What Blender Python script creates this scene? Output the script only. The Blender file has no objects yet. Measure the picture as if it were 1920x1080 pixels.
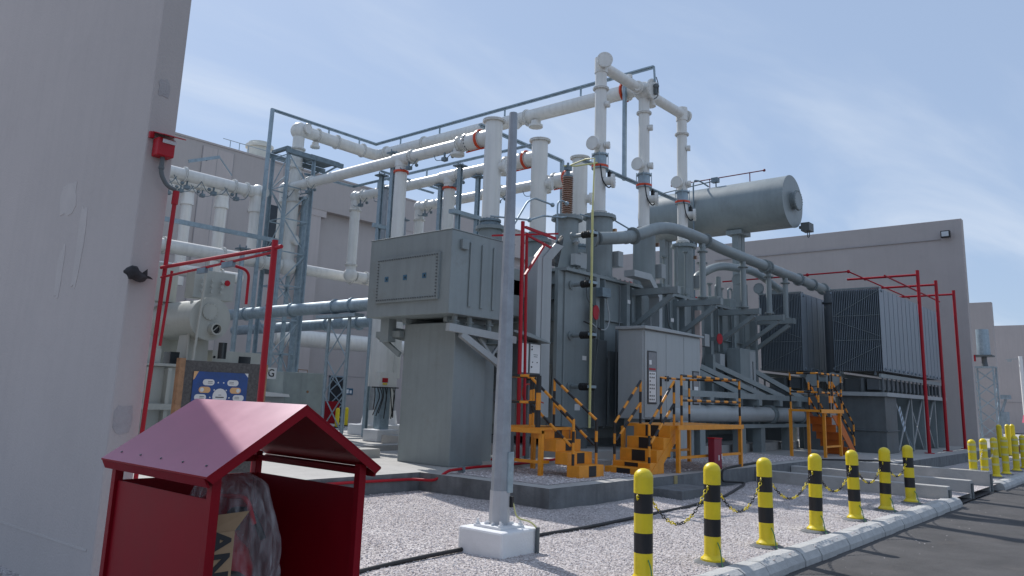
import bpy, bmesh, math, random
from mathutils import Vector, Matrix, noise
random.seed(7)
PI = math.pi
scn = bpy.context.scene
COL = scn.collection
V3 = Vector
Z = V3((0, 0, 1))

# ------------------------------------------------------------------ camera
# world frame: X runs along the road (away to the right), Y runs away to the left, Z up; the viewer stands at 0,0,1.6
F_PX, CY, PITCH, ROLL, YAW = 1451.26, 460.9, math.radians(11.044), math.radians(1.977), math.radians(40.808)
EYE = V3((0, 0, 1.6))
Fw = V3((math.cos(YAW) * math.cos(PITCH), math.sin(YAW) * math.cos(PITCH), math.sin(PITCH)))
_r = V3((math.sin(YAW), -math.cos(YAW), 0)); _u = _r.cross(Fw)
Rt = _r * math.cos(ROLL) + _u * math.sin(ROLL)
Up = _u * math.cos(ROLL) - _r * math.sin(ROLL)
cam_d = bpy.data.cameras.new("camera"); cam = bpy.data.objects.new("camera", cam_d); COL.objects.link(cam)
cam.matrix_world = Matrix(((Rt.x, Up.x, -Fw.x, EYE.x), (Rt.y, Up.y, -Fw.y, EYE.y), (Rt.z, Up.z, -Fw.z, EYE.z), (0, 0, 0, 1)))
cam_d.sensor_fit = 'HORIZONTAL'; cam_d.sensor_width = 36; cam_d.lens = F_PX / 1920 * 36
cam_d.shift_y = -(540 - CY) / 1920
cam_d.clip_start = .05; cam_d.clip_end = 2000
scn.camera = cam

def at(a, b, **k):
    """the point of the known plane x=, y= or z= where the survey sight line (a, b) meets it"""
    d = Fw * F_PX + Rt * (a - 960) - Up * (b - CY)
    (ax, v), = k.items(); i = 'xyz'.index(ax)
    return EYE + d * ((v - EYE[i]) / d[i])

# ------------------------------------------------------------------ materials
def lin(c):
    return tuple(((x / 12.92) if x <= .04045 else ((x + .055) / 1.055) ** 2.4) for x in c)
MATS = {}
def mat(name, col, rough=.5, metal=0., var=.12, scale=3., bump=0., bscale=60., streak=0., spec=.5, col2=None, grime=0., gcol=(.05, .045, .04)):
    m = bpy.data.materials.new(name); m.use_nodes = True
    nt = m.node_tree; N = nt.nodes; L = nt.links
    b = N['Principled BSDF']
    b.inputs['Roughness'].default_value = rough; b.inputs['Metallic'].default_value = metal
    b.inputs['Specular IOR Level'].default_value = spec
    tc = N.new('ShaderNodeTexCoord'); geo = N.new('ShaderNodeNewGeometry')
    n1 = N.new('ShaderNodeTexNoise'); n1.inputs['Scale'].default_value = scale; n1.inputs['Detail'].default_value = 6
    n1.inputs['Roughness'].default_value = .65
    L.new(geo.outputs['Position'], n1.inputs['Vector'])
    r = N.new('ShaderNodeValToRGB')
    c2 = col2 or tuple(x * (1 - var) for x in col)
    c1 = tuple(min(1, x * (1 + var)) for x in col) if not col2 else col
    r.color_ramp.elements[0].position = .3; r.color_ramp.elements[0].color = (*c2, 1)
    r.color_ramp.elements[1].position = .7; r.color_ramp.elements[1].color = (*c1, 1)
    L.new(n1.outputs['Fac'], r.inputs['Fac'])
    out = r.outputs['Color']
    if streak > 0:      # rain streaks and run-off stains that run down the surface
        mp = N.new('ShaderNodeMapping'); mp.inputs['Scale'].default_value = (5, 5, .25)
        L.new(geo.outputs['Position'], mp.inputs['Vector'])
        n2 = N.new('ShaderNodeTexNoise'); n2.inputs['Scale'].default_value = 1.6; n2.inputs['Detail'].default_value = 5
        L.new(mp.outputs[0], n2.inputs['Vector'])
        r2 = N.new('ShaderNodeValToRGB'); r2.color_ramp.elements[0].position = .45; r2.color_ramp.elements[0].color = (0, 0, 0, 1)
        r2.color_ramp.elements[1].position = .75; r2.color_ramp.elements[1].color = (streak, streak, streak, 1)
        L.new(n2.outputs['Fac'], r2.inputs['Fac'])
        mx = N.new('ShaderNodeMix'); mx.data_type = 'RGBA'
        L.new(r2.outputs['Color'], mx.inputs['Factor']); L.new(out, mx.inputs['A']); mx.inputs['B'].default_value = (*[x * .55 for x in col], 1)
        out = mx.outputs['Result']
    if grime > 0:       # blotches of dust and rust
        n3 = N.new('ShaderNodeTexNoise'); n3.inputs['Scale'].default_value = 1.1; n3.inputs['Detail'].default_value = 8; n3.inputs['Roughness'].default_value = .75
        L.new(geo.outputs['Position'], n3.inputs['Vector'])
        r3 = N.new('ShaderNodeValToRGB'); r3.color_ramp.elements[0].position = .55; r3.color_ramp.elements[0].color = (0, 0, 0, 1)
        r3.color_ramp.elements[1].position = .72; r3.color_ramp.elements[1].color = (grime, grime, grime, 1)
        L.new(n3.outputs['Fac'], r3.inputs['Fac'])
        mx = N.new('ShaderNodeMix'); mx.data_type = 'RGBA'
        L.new(r3.outputs['Color'], mx.inputs['Factor']); L.new(out, mx.inputs['A']); mx.inputs['B'].default_value = (*gcol, 1)
        out = mx.outputs['Result']
    L.new(out, b.inputs['Base Color'])
    rr = N.new('ShaderNodeMapRange'); rr.inputs['To Min'].default_value = max(0, rough - .1); rr.inputs['To Max'].default_value = min(1, rough + .12)
    L.new(n1.outputs['Fac'], rr.inputs['Value']); L.new(rr.outputs[0], b.inputs['Roughness'])
    if bump > 0:
        nb = N.new('ShaderNodeTexNoise'); nb.inputs['Scale'].default_value = bscale; nb.inputs['Detail'].default_value = 5
        L.new(geo.outputs['Position'], nb.inputs['Vector'])
        bp = N.new('ShaderNodeBump'); bp.inputs['Strength'].default_value = bump; bp.inputs['Distance'].default_value = .02
        L.new(nb.outputs['Fac'], bp.inputs['Height']); L.new(bp.outputs[0], b.inputs['Normal'])
    MATS[name] = m
    return m

M = {}
M['steel'] = mat('grey_tank_paint', (.235, .272, .278), .42, var=.10, scale=1.2, bump=.06, bscale=9, streak=.24, grime=.4, gcol=(.16, .15, .13))
M['steel_pale'] = mat('pale_grey_cabinet_paint', (.36, .385, .39), .4, var=.05, scale=1.2, bump=.05, bscale=8, streak=.2)
M['steel_dark'] = mat('dark_grey_paint', (.11, .125, .13), .5, var=.15, streak=.3)
M['duct'] = mat('white_duct_paint', (.72, .715, .68), .32, var=.04, scale=2., streak=.28, grime=.15, gcol=(.45, .40, .32))
M['galv'] = mat('galvanised_steel', (.30, .38, .43), .45, metal=.35, var=.2, scale=7., streak=.3, bump=.05)
M['galv_dark'] = mat('weathered_galvanised_steel', (.17, .22, .25), .5, metal=.35, var=.25, scale=9.)
M['wall'] = mat('pinkish_beige_render', (.45, .41, .392), .85, var=.06, scale=.4, bump=.2, bscale=45, streak=.08, grime=.22, gcol=(.35, .31, .305))
M['wall2'] = mat('pale_beige_render', (.50, .45, .43), .85, var=.04, scale=.6, bump=.2, bscale=45, streak=.15)
M['patch'] = mat('grey_repair_mortar', (.36, .34, .34), .9, var=.12, scale=6, bump=.3)
M['patch2'] = mat('pale_repair_mortar', (.475, .44, .42), .9, var=.05, scale=6, bump=.2)
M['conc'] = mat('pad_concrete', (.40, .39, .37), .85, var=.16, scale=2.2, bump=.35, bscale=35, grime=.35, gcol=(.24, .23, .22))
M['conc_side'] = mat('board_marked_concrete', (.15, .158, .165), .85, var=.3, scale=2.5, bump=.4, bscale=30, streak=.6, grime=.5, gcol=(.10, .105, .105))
M['white_conc'] = mat('whitewashed_concrete', (.70, .71, .72), .8, var=.05, scale=5, bump=.2, bscale=50, grime=.3, gcol=(.45, .42, .38))
M['kerb'] = mat('kerb_concrete', (.43, .43, .42), .85, var=.15, scale=6, bump=.4, bscale=45, grime=.4, gcol=(.22, .21, .2))
M['red'] = mat('red_paint', (.38, .004, .014), .45, spec=.35, var=.1, scale=4, grime=.2, gcol=(.3, .04, .05))
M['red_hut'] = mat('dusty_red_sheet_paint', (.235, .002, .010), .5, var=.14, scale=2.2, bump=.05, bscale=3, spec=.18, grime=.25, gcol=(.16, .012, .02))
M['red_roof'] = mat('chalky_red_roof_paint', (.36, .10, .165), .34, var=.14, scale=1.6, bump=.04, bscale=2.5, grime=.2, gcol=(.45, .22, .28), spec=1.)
M['orange'] = mat('orange_paint', (.76, .29, .02), .45, var=.12, scale=5, streak=.2, grime=.55, gcol=(.36, .14, .04))
M['black'] = mat('black_paint', (.012, .012, .014), .4, var=.2)
M['rubber'] = mat('black_rubber', (.02, .02, .021), .6, var=.3)
M['yellow'] = mat('yellow_plastic', (.78, .60, .015), .38, var=.08, scale=5, streak=.25, grime=.55, gcol=(.42, .33, .07))
M['fin'] = mat('radiator_grey_paint', (.21, .25, .285), .4, var=.08, scale=2., streak=.2)
M['fin_dark'] = mat('radiator_dark_paint', (.10, .115, .125), .45, var=.1)
M['brown'] = mat('brown_glazed_porcelain', (.30, .18, .125), .25, var=.15)
M['glass'] = mat('dark_window_glass', (.02, .025, .03), .08, var=.1)
M['blue'] = mat('blue_print', (.012, .065, .28), .35, var=.25, scale=3, col2=(.02, .05, .13))
M['paper'] = mat('white_print', (.62, .62, .6), .5, var=.05)
M['plate'] = mat('white_plate', (.75, .75, .74), .4, var=.03)
M['peach'] = mat('peach_print', (.62, .36, .16), .5, var=.06)
M['ink'] = mat('black_ink', (.02, .02, .022), .6, var=.05)
M['wood'] = mat('pine_wood', (.30, .17, .09), .7, var=.3, scale=12, bump=.2)
M['cardboard'] = mat('cardboard', (.36, .24, .14), .85, var=.08, scale=8)
M['cream'] = mat('cream_tank_paint', (.40, .415, .385), .4, var=.05, scale=2, streak=.2)
M['fibre'] = mat('yellow_fibreglass', (.58, .56, .24), .5, var=.08)
M['pebble_cloth'] = mat('dark_cloth', (.035, .033, .036), .9, var=.5, scale=18)
M['orange_ring'] = mat('red_orange_ring_paint', (.62, .06, .012), .4, var=.1)
M['green'] = mat('green_wire', (.04, .20, .08), .5)
M['blue_tag'] = mat('blue_tag', (.03, .12, .2), .4)
M['white_dark'] = mat('tape_white', (.6, .6, .6), .5)
M['seam'] = mat('flange_gasket_grime', (.22, .21, .19), .7, var=.4, scale=20)
M['pole'] = mat('pale_galvanised_pole', (.31, .34, .375), .5, metal=.2, var=.16, scale=5., streak=.35, bump=.05)
M['lamp_glass'] = mat('frosted_lamp_glass', (.55, .58, .6), .15)

def stone_mat():
    m = bpy.data.materials.new('pinkish_white_gravel'); m.use_nodes = True
    nt = m.node_tree; N = nt.nodes; L = nt.links; b = N['Principled BSDF']; b.inputs['Roughness'].default_value = .85
    geo = N.new('ShaderNodeNewGeometry')
    v = N.new('ShaderNodeTexVoronoi'); v.inputs['Scale'].default_value = 52; v.inputs['Randomness'].default_value = 1
    L.new(geo.outputs['Position'], v.inputs['Vector'])
    hs = N.new('ShaderNodeSeparateColor'); L.new(v.outputs['Color'], hs.inputs[0])
    r = N.new('ShaderNodeValToRGB'); e = r.color_ramp.elements
    e[0].position = 0; e[0].color = (.30, .265, .26, 1); e[1].position = 1; e[1].color = (.66, .62, .61, 1)
    for p, c in ((.25, (.43, .40, .39)), (.5, (.57, .51, .50)), (.75, (.64, .61, .60))):
        q = e.new(p); q.color = (*c, 1)
    L.new(hs.outputs[0], r.inputs['Fac'])
    dk = N.new('ShaderNodeMapRange'); dk.inputs['From Max'].default_value = .55; dk.inputs['To Min'].default_value = 1.; dk.inputs['To Max'].default_value = .35
    L.new(v.outputs['Distance'], dk.inputs['Value'])
    mm = N.new('ShaderNodeMix'); mm.data_type = 'RGBA'; mm.blend_type = 'MULTIPLY'; mm.inputs['Factor'].default_value = .6
    n = N.new('ShaderNodeTexNoise'); n.inputs['Scale'].default_value = .9; n.inputs['Detail'].default_value = 6
    L.new(geo.outputs['Position'], n.inputs['Vector'])
    rn = N.new('ShaderNodeValToRGB'); rn.color_ramp.elements[0].position = .3; rn.color_ramp.elements[0].color = (.66, .62, .61, 1)
    rn.color_ramp.elements[1].position = .65; rn.color_ramp.elements[1].color = (1, 1, 1, 1)
    L.new(n.outputs['Fac'], rn.inputs['Fac'])
    L.new(r.outputs['Color'], mm.inputs['A']); L.new(rn.outputs['Color'], mm.inputs['B'])
    L.new(mm.outputs['Result'], b.inputs['Base Color'])
    bp = N.new('ShaderNodeBump'); bp.inputs['Strength'].default_value = 1.; bp.inputs['Distance'].default_value = .03
    L.new(dk.outputs[0], bp.inputs['Height']); L.new(bp.outputs[0], b.inputs['Normal'])
    return m
M['gravel'] = stone_mat()
def pebble_mat():
    m = bpy.data.materials.new('gravel_stone'); m.use_nodes = True
    nt = m.node_tree; N = nt.nodes; L = nt.links; b = N['Principled BSDF']; b.inputs['Roughness'].default_value = .85
    geo = N.new('ShaderNodeNewGeometry')
    r = N.new('ShaderNodeValToRGB'); e = r.color_ramp.elements
    e[0].position = 0; e[0].color = (.34, .30, .295, 1); e[1].position = 1; e[1].color = (.70, .66, .65, 1)
    q = e.new(.5); q.color = (.60, .54, .53, 1)
    L.new(geo.outputs['Random Per Island'], r.inputs['Fac']); L.new(r.outputs['Color'], b.inputs['Base Color'])
    return m
M['pebble'] = pebble_mat()
def asphalt():
    m = mat('worn_asphalt', (.07, .067, .067), .85, var=.35, scale=1.4, bump=.7, bscale=110, grime=.75, gcol=(.11, .096, .09))
    return m
M['asphalt'] = asphalt()
M['sand'] = mat('dusty_ground', (.30, .27, .24), .9, var=.15, scale=.5, bump=.3, bscale=12)
M['granite'] = mat('dark_patterned_board', (.035, .033, .033), .5, var=.8, scale=30, col2=(.10, .095, .09))
def bag_mat():
    m = bpy.data.materials.new('clear_plastic_bag'); m.use_nodes = True
    nt = m.node_tree; N = nt.nodes; L = nt.links; b = N['Principled BSDF']
    b.inputs['Base Color'].default_value = (.88, .86, .88, 1); b.inputs['Roughness'].default_value = .38
    tr = N.new('ShaderNodeBsdfTransparent'); mx = N.new('ShaderNodeMixShader')
    lw = N.new('ShaderNodeTexNoise'); lw.inputs['Scale'].default_value = 22; lw.inputs['Detail'].default_value = 5
    geo = N.new('ShaderNodeNewGeometry'); mp = N.new('ShaderNodeMapping'); mp.inputs['Scale'].default_value = (1.6, 1.6, .35)
    L.new(geo.outputs['Position'], mp.inputs['Vector']); L.new(mp.outputs[0], lw.inputs['Vector'])
    rg = N.new('ShaderNodeMapRange'); rg.inputs['From Min'].default_value = .4; rg.inputs['From Max'].default_value = .75
    rg.inputs['To Min'].default_value = .07; rg.inputs['To Max'].default_value = .30
    L.new(lw.outputs['Fac'], rg.inputs['Value'])
    L.new(rg.outputs[0], mx.inputs[0]); L.new(tr.outputs[0], mx.inputs[1]); L.new(b.outputs[0], mx.inputs[2])
    L.new(mx.outputs[0], N['Material Output'].inputs['Surface'])
    return m
M['bag'] = bag_mat()

# ------------------------------------------------------------------ mesh helpers
ORG = {}
class MB:
    def __init__(s): s.v = []; s.f = []; s.sm = []; s.mi = []; s.ops = []; s.deep = 0
    def add(s, vs, fs, sm=False, m=0):
        o = len(s.v); s.v += [V3(v) for v in vs]
        for f in fs:
            s.f.append([o + i for i in f]); s.sm.append(sm); s.mi.append(m)
    def box(s, x0, y0, z0, x1, y1, z1, m=0):
        if x0 > x1: x0, x1 = x1, x0
        if y0 > y1: y0, y1 = y1, y0
        if z0 > z1: z0, z1 = z1, z0
        vs = [(x0, y0, z0), (x1, y0, z0), (x1, y1, z0), (x0, y1, z0), (x0, y0, z1), (x1, y0, z1), (x1, y1, z1), (x0, y1, z1)]
        s.add(vs, [(3, 2, 1, 0), (4, 5, 6, 7), (0, 1, 5, 4), (1, 2, 6, 5), (2, 3, 7, 6), (3, 0, 4, 7)], False, m); return s
    def beam(s, p, q, w, h, m=0, up=Z, twist=0):
        p = V3(p); q = V3(q); d = (q - p).normalized()
        u = V3(up)
        if abs(d.dot(u)) > .98: u = V3((0, 1, 0)) if abs(d.y) < .9 else V3((1, 0, 0))
        a = d.cross(u).normalized(); b = a.cross(d).normalized()
        vs = []
        for c in (p, q):
            for i, j in ((-1, -1), (1, -1), (1, 1), (-1, 1)): vs.append(c + a * (i * w / 2) + b * (j * h / 2))
        s.add(vs, [(3, 2, 1, 0), (4, 5, 6, 7), (0, 1, 5, 4), (1, 2, 6, 5), (2, 3, 7, 6), (3, 0, 4, 7)], False, m); return s
    def angle(s, p, q, w=.08, t=.01, m=0, sa=1, sb=1, up=Z):
        """L section bar"""
        p = V3(p); q = V3(q); d = (q - p).normalized(); u = V3(up)
        if abs(d.dot(u)) > .98: u = V3((0, 1, 0))
        a = d.cross(u).normalized() * sa; b = a.cross(d).normalized() * sb
        s.beam(p + a * (w / 2), q + a * (w / 2), w, t, m, up=b)
        s.beam(p + b * (w / 2 + t / 2), q + b * (w / 2 + t / 2), t, w, m, up=b); return s
    def ring(s, c, d, r, n, ref=None):
        d = d.normalized(); u = ref if ref is not None else (Z if abs(d.z) < .95 else V3((1, 0, 0)))
        a = d.cross(u).normalized(); b = d.cross(a).normalized()
        return [c + a * (r * math.cos(2 * PI * i / n)) + b * (r * math.sin(2 * PI * i / n)) for i in range(n)], b
    def tube(s, pts, r, n=14, m=0, caps=True, mats=None):
        pts = [V3(p) for p in pts]; K = len(pts); rs = r if isinstance(r, (list, tuple)) else [r] * K
        rings = []; ref = None
        for i in range(K):
            d = (pts[min(i + 1, K - 1)] - pts[max(i - 1, 0)]).normalized()
            if ref is None:
                ref = Z if abs(d.z) < .9 else V3((1, 0, 0))
            a = d.cross(ref)
            if a.length < 1e-4: a = d.cross(V3((.3, .5, .7)))
            a.normalize(); b = a.cross(d).normalized(); ref = b
            rings.append([pts[i] + a * (rs[i] * math.cos(2 * PI * j / n)) + b * (rs[i] * math.sin(2 * PI * j / n)) for j in range(n)])
        vs = [v for g in rings for v in g]
        o = len(s.v); s.v += vs
        for i in range(K - 1):
            for j in range(n):
                k = (j + 1) % n
                s.f.append([o + i * n + j, o + i * n + k, o + (i + 1) * n + k, o + (i + 1) * n + j][::-1]); s.sm.append(True); s.mi.append(mats[i] if mats else m)
        if caps:
            s.add(rings[0], [list(range(n))], False, mats[0] if mats else m)
            s.add(rings[-1], [list(range(n))[::-1]], False, mats[-1] if mats else m)
        return s
    def cyl(s, p, q, r, n=20, m=0): return s.tube([p, q], r, n, m)
    def lathe(s, p, d, prof, n=24, m=0, smooth=True):
        """prof: (distance along d, radius) pairs, creased between pairs"""
        p = V3(p); d = V3(d).normalized()
        for (a, ra), (b, rb) in zip(prof, prof[1:]):
            A, _ = s.ring(p + d * a, d, max(ra, 1e-4), n); B, _ = s.ring(p + d * b, d, max(rb, 1e-4), n)
            s.add(A + B, [(j, (j + 1) % n, n + (j + 1) % n, n + j) for j in range(n)], smooth, m)
        return s
    def bolts(s, c, d, r, n=12, size=.02, m=0):
        d = V3(d).normalized(); pts, _ = s.ring(V3(c), d, r, n)
        for q in pts: s.tube([q - d * size * .2, q + d * size], size, 6, m)
        return s
    def flange(s, c, d, r, t=.03, n=24, m=0, bolts=0, bs=.016, bm=None):
        d = V3(d).normalized(); c = V3(c)
        s.lathe(c - d * t / 2, d, [(0, 0), (0, r), (t, r), (t, 0)], n, m)
        s.lathe(c - d * .004, d, [(0, r), (0, r + .003), (.008, r + .003), (.008, r)], n, m + 1)
        if bolts:
            s.bolts(c + d * t / 2, d, r * .87, bolts, bs, m if bm is None else bm); s.bolts(c - d * t / 2, -d, r * .87, bolts, bs, m if bm is None else bm)
        return s
    def prism(s, poly, ax, a, b, m=0):
        """poly: 2d points in the two other axes, extruded along axis ax from a to b"""
        def P(p, t):
            return {'x': (t, p[0], p[1]), 'y': (p[0], t, p[1]), 'z': (p[0], p[1], t)}[ax]
        n = len(poly)
        s.add([P(p, a) for p in poly] + [P(p, b) for p in poly],
              [list(range(n)), list(range(2 * n - 1, n - 1, -1))] + [[i, n + i, n + (i + 1) % n, (i + 1) % n] for i in range(n)], False, m)
        return s
    def stripes(s, pts, r, seg=.16, n=10, ms=(0, 1), start=0):
        """a round rail painted in bands of two colours"""
        pts = [V3(p) for p in pts]; k = start
        for a, b in zip(pts, pts[1:]):
            L = (b - a).length; c = max(1, round(L / seg))
            for i in range(c):
                s.tube([a.lerp(b, i / c), a.lerp(b, (i + 1) / c)], r, n, ms[k % 2]); k += 1
        for p in pts[1:-1]:
            ball(s, p, r * 1.01, ms[k % 2])
        return s
    def build(s, name, mt, parent=None, bevel=0, loc=None):
        me = bpy.data.meshes.new(name)
        org = ORG[parent.name] if parent is not None else (V3(loc) if loc is not None else V3((0, 0, 0)))
        me.from_pydata([tuple(v - org) for v in s.v], [], s.f)
        for x in (mt if isinstance(mt, (list, tuple)) else [mt]): me.materials.append(M[x] if isinstance(x, str) else x)
        me.polygons.foreach_set('use_smooth', s.sm); me.polygons.foreach_set('material_index', s.mi)
        me.validate(); me.update()
        bm = bmesh.new(); bm.from_mesh(me); bmesh.ops.recalc_face_normals(bm, faces=bm.faces); bm.to_mesh(me); bm.free()
        o = bpy.data.objects.new(name, me); COL.objects.link(o)
        if parent is not None: o.parent = parent
        else: o.location = org
        ORG[o.name] = org
        if bevel:
            b = o.modifiers.new('bevel', 'BEVEL'); b.width = bevel; b.segments = 2; b.limit_method = 'ANGLE'; b.angle_limit = math.radians(40)
        return o
def _op(fn):
    def g(s, *a, **k):
        if not s.deep: s.ops.append((len(s.v), len(s.f)))
        s.deep += 1
        try: return fn(s, *a, **k)
        finally: s.deep -= 1
    return g
for _n in ('box', 'beam', 'angle', 'tube', 'lathe', 'flange', 'prism', 'add', 'bolts', 'stripes'): setattr(MB, _n, _op(getattr(MB, _n)))
# kinds of which every single one is an object of its own
EACH = {'pilaster', 'flat_pilaster', 'support_leg', 'support_post', 'leg', 'pipe_flange', 'flange', 'riser_pipe', 'cover_fitting', 'cooling_fan', 'hanger', 'drum_support', 'cross_beam',
        'cable_gland', 'terminal_box', 'mortar_patch', 'pale_patch', 'skid_beam', 'foot', 'rod_clamp', 'raking_brace', 'front_stiffener', 'rib', 'flange_disc', 'stiffener', 'knob', 'yellow_band', 'cross_brace', 'joint_line',
        'vent_hole', 'label_strap', 'screw', 'handle', 'post_insulator', 'breather_pipe', 'corner_post', 'tie_rod', 'frame_beam', 'arm', 'signal_cable', 'cable', 'side_stiffener', 'chain_hook', 'stand_leg', 'print_lines', 'black_band', 'name_plate', 'conduit_run', 'header_pipe'}
_build1 = MB.build
def _build(s, name, mt, parent=None, bevel=0, loc=None):
    if parent is None or name not in EACH or len(s.ops) < 2: return _build1(s, name, mt, parent, bevel, loc)
    out = None
    ops = s.ops + [(len(s.v), len(s.f))]
    for (v0, f0), (v1, f1) in zip(ops, ops[1:]):
        if f1 == f0: continue
        q = MB(); q.v = s.v[v0:v1]; q.f = [[i - v0 for i in f] for f in s.f[f0:f1]]; q.sm = s.sm[f0:f1]; q.mi = s.mi[f0:f1]
        o = _build1(q, name, mt, parent, bevel, loc); out = out or o
    return out
MB.build = _build
@_op
def ball(s, c, r, m=0, n=10, k=6, sq=(1, 1, 1)):
    c = V3(c); rows = []
    vs = []; fs = []
    for i in range(k + 1):
        t = PI * i / k
        for j in range(n):
            p = 2 * PI * j / n
            vs.append(c + V3((r * sq[0] * math.sin(t) * math.cos(p), r * sq[1] * math.sin(t) * math.sin(p), r * sq[2] * math.cos(t))))
    for i in range(k):
        for j in range(n):
            q = (j + 1) % n
            fs.append((i * n + j, i * n + q, (i + 1) * n + q, (i + 1) * n + j))
    s.add(vs, fs, True, m)
    return s
def fillet(pts, R, k=6):
    pts = [V3(p) for p in pts]; out = [pts[0]]
    for i in range(1, len(pts) - 1):
        a, b, c = pts[i - 1], pts[i], pts[i + 1]
        u = (a - b); v = (c - b); rr = min(R, u.length * .49, v.length * .49)
        p0 = b + u.normalized() * rr; p1 = b + v.normalized() * rr
        for t in range(k + 1):
            t /= k; out.append(p0 * (1 - t) ** 2 + b * (2 * t * (1 - t)) + p1 * t * t)
    out.append(pts[-1]); return out

def thing(name, label, cat, loc, group=None):
    o = bpy.data.objects.new(name, None); COL.objects.link(o); o.location = loc; o.empty_display_size = .2
    o['label'] = label; o['category'] = cat
    if group: o['group'] = group
    ORG[o.name] = V3(loc); return o
def tag(o, label, cat, group=None):
    o['label'] = label; o['category'] = cat
    if group: o['group'] = group
    return o
def struct(o): o['kind'] = 'structure'; return o
def stuff(o, label, cat): o['kind'] = 'stuff'; o['label'] = label; o['category'] = cat; return o
def copy_tree(o, delta, label=None, group=None, parent=None):
    c = o.copy(); COL.objects.link(c); c.parent = parent
    if parent is None:
        c.location = V3(o.location) + V3(delta); ORG[c.name] = ORG[o.name] + V3(delta)
        if label: c['label'] = label
        if group: c['group'] = group
    for ch in [x for x in o.children]: copy_tree(ch, delta, parent=c)
    return c
def text(name, body, size, pos, mt, parent, rot=(PI / 2, 0, 0), ext=.002, align='CENTER', bold=0):
    cu = bpy.data.curves.new(name, 'FONT'); cu.body = body; cu.size = size; cu.extrude = ext; cu.align_x = align; cu.align_y = 'CENTER'; cu.offset = bold
    t = bpy.data.objects.new(name, cu); COL.objects.link(t)
    bpy.context.view_layer.update()
    me = bpy.data.meshes.new_from_object(t.evaluated_get(bpy.context.evaluated_depsgraph_get()))
    bpy.data.objects.remove(t)
    from mathutils import Euler
    me.transform(Matrix.Translation(V3(pos) - ORG[parent.name]) @ Euler(rot).to_matrix().to_4x4())
    me.materials.clear(); me.materials.append(M[mt])
    o = bpy.data.objects.new(name, me); COL.objects.link(o); o.parent = parent; ORG[o.name] = ORG[parent.name]
    return o
SKY, VEIL, VCOL, CLOUD, EXPO = .103, .66, (4.6, 5.9, 8.2, 1), (7.1, 7.9, 9.1, 1), 0.0

# ================================================================== THE SETTING
g = MB(); g.add([(-400, -400, -.17), (600, -400, -.17), (600, 600, -.17), (-400, 600, -.17)], [(0, 1, 2, 3)]); struct(g.build('ground', 'sand'))
g = MB(); g.add([(-60, -14, -.12), (160, -14, -.12), (160, 3.42, -.12), (-60, 3.42, -.12)], [(0, 1, 2, 3)]); struct(g.build('road', 'asphalt'))
def gh(x, y):
    if x > 16.4 or y > 9.9: return 0.
    e = min(1, max(0, (y - 3.65) / .5)); 
    return (.022 * noise.noise(V3((x * .9, y * .9, 0))) + .012 * noise.noise(V3((x * 2.7, y * 2.7, 4)))) * e
g = MB(); g.add([(-20, 10, 0), (60, 10, 0), (60, 40, 0), (-20, 40, 0)], [(0, 1, 2, 3)]); g.add([(-20, 3.5, 0), (2, 3.5, 0), (2, 10, 0), (-20, 10, 0)], [(0, 1, 2, 3)]); g.add([(17, 3.5, 0), (60, 3.5, 0), (60, 10, 0), (17, 10, 0)], [(0, 1, 2, 3)])
nx, ny = 125, 54; vs = [(2 + 15 * i / nx, 3.5 + 6.5 * j / ny, gh(2 + 15 * i / nx, 3.5 + 6.5 * j / ny)) for j in range(ny + 1) for i in range(nx + 1)]
g.add(vs, [(j * (nx + 1) + i, j * (nx + 1) + i + 1, (j + 1) * (nx + 1) + i + 1, (j + 1) * (nx + 1) + i) for j in range(ny) for i in range(nx)], True)
struct(g.build('gravel_bed', 'gravel'))
# a real litter of loose stones over the bed near the viewer
def pebbles(x0, y0, x1, y1, zb, n, rng, smin=.009, smax=.02):
    s = MB(); v = s.v; f = s.f
    for i in range(n):
        x = rng.uniform(x0, x1); y = rng.uniform(y0, y1)
        if zb == 0 and x > 9.25 and y > 7.1: continue
        if zb == 0 and x > 16.6: continue
        r = rng.uniform(smin, smax); a = rng.uniform(0, 6.28); o = len(v)
        h = r * rng.uniform(.5, 1.1); q = rng.uniform(.6, 1.5); z = zb + (gh(x, y) if zb == 0 else 0)
        for k in range(5):
            t = a + k * 1.2566; v.append(V3((x + r * q * math.cos(t) * rng.uniform(.8, 1.15), y + r / q * math.sin(t) * rng.uniform(.8, 1.15), z + h * .25)))
        v.append(V3((x + r * rng.uniform(-.3, .3), y + r * rng.uniform(-.3, .3), z + h)))
        for k in range(5): f.append([o + k, o + (k + 1) % 5, o + 5]); s.sm.append(False); s.mi.append(0)
    return s
rng = random.Random(3)
s = pebbles(3.2, 3.64, 16.6, 10, 0, 62000, rng, .006, .0145)
s2 = pebbles(5, 3.4, 16.6, 3.62, .028, 260, rng); s3 = pebbles(5, 2.6, 17, 3.3, -.12, 45, rng, .005, .010)
for q in (s2, s3):
    o_ = len(s.v); s.v += q.v; s.f += [[i + o_ for i in f] for f in q.f]; s.sm += q.sm; s.mi += q.mi
stuff(s.build('gravel_stones', 'pebble'), 'loose pinkish white gravel stones lying over the bed behind the kerb', 'gravel')
# kerb of separate blocks
k = MB(); x = -6.
while x < 60:
    if not (16.55 < x < 21.1):
        dy = rng.uniform(-.008, .008)
        L = .5 - .012
        k.prism([(3.34 + dy, -.15), (3.62 + dy, -.15), (3.62 + dy, .03), (3.45 + dy, .045 + rng.uniform(-.004, .004)), (3.38 + dy, .01), (3.34 + dy, -.06)], 'x', x, x + L)
    x += .5
struct(k.build('kerb', 'kerb', bevel=.008))
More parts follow.
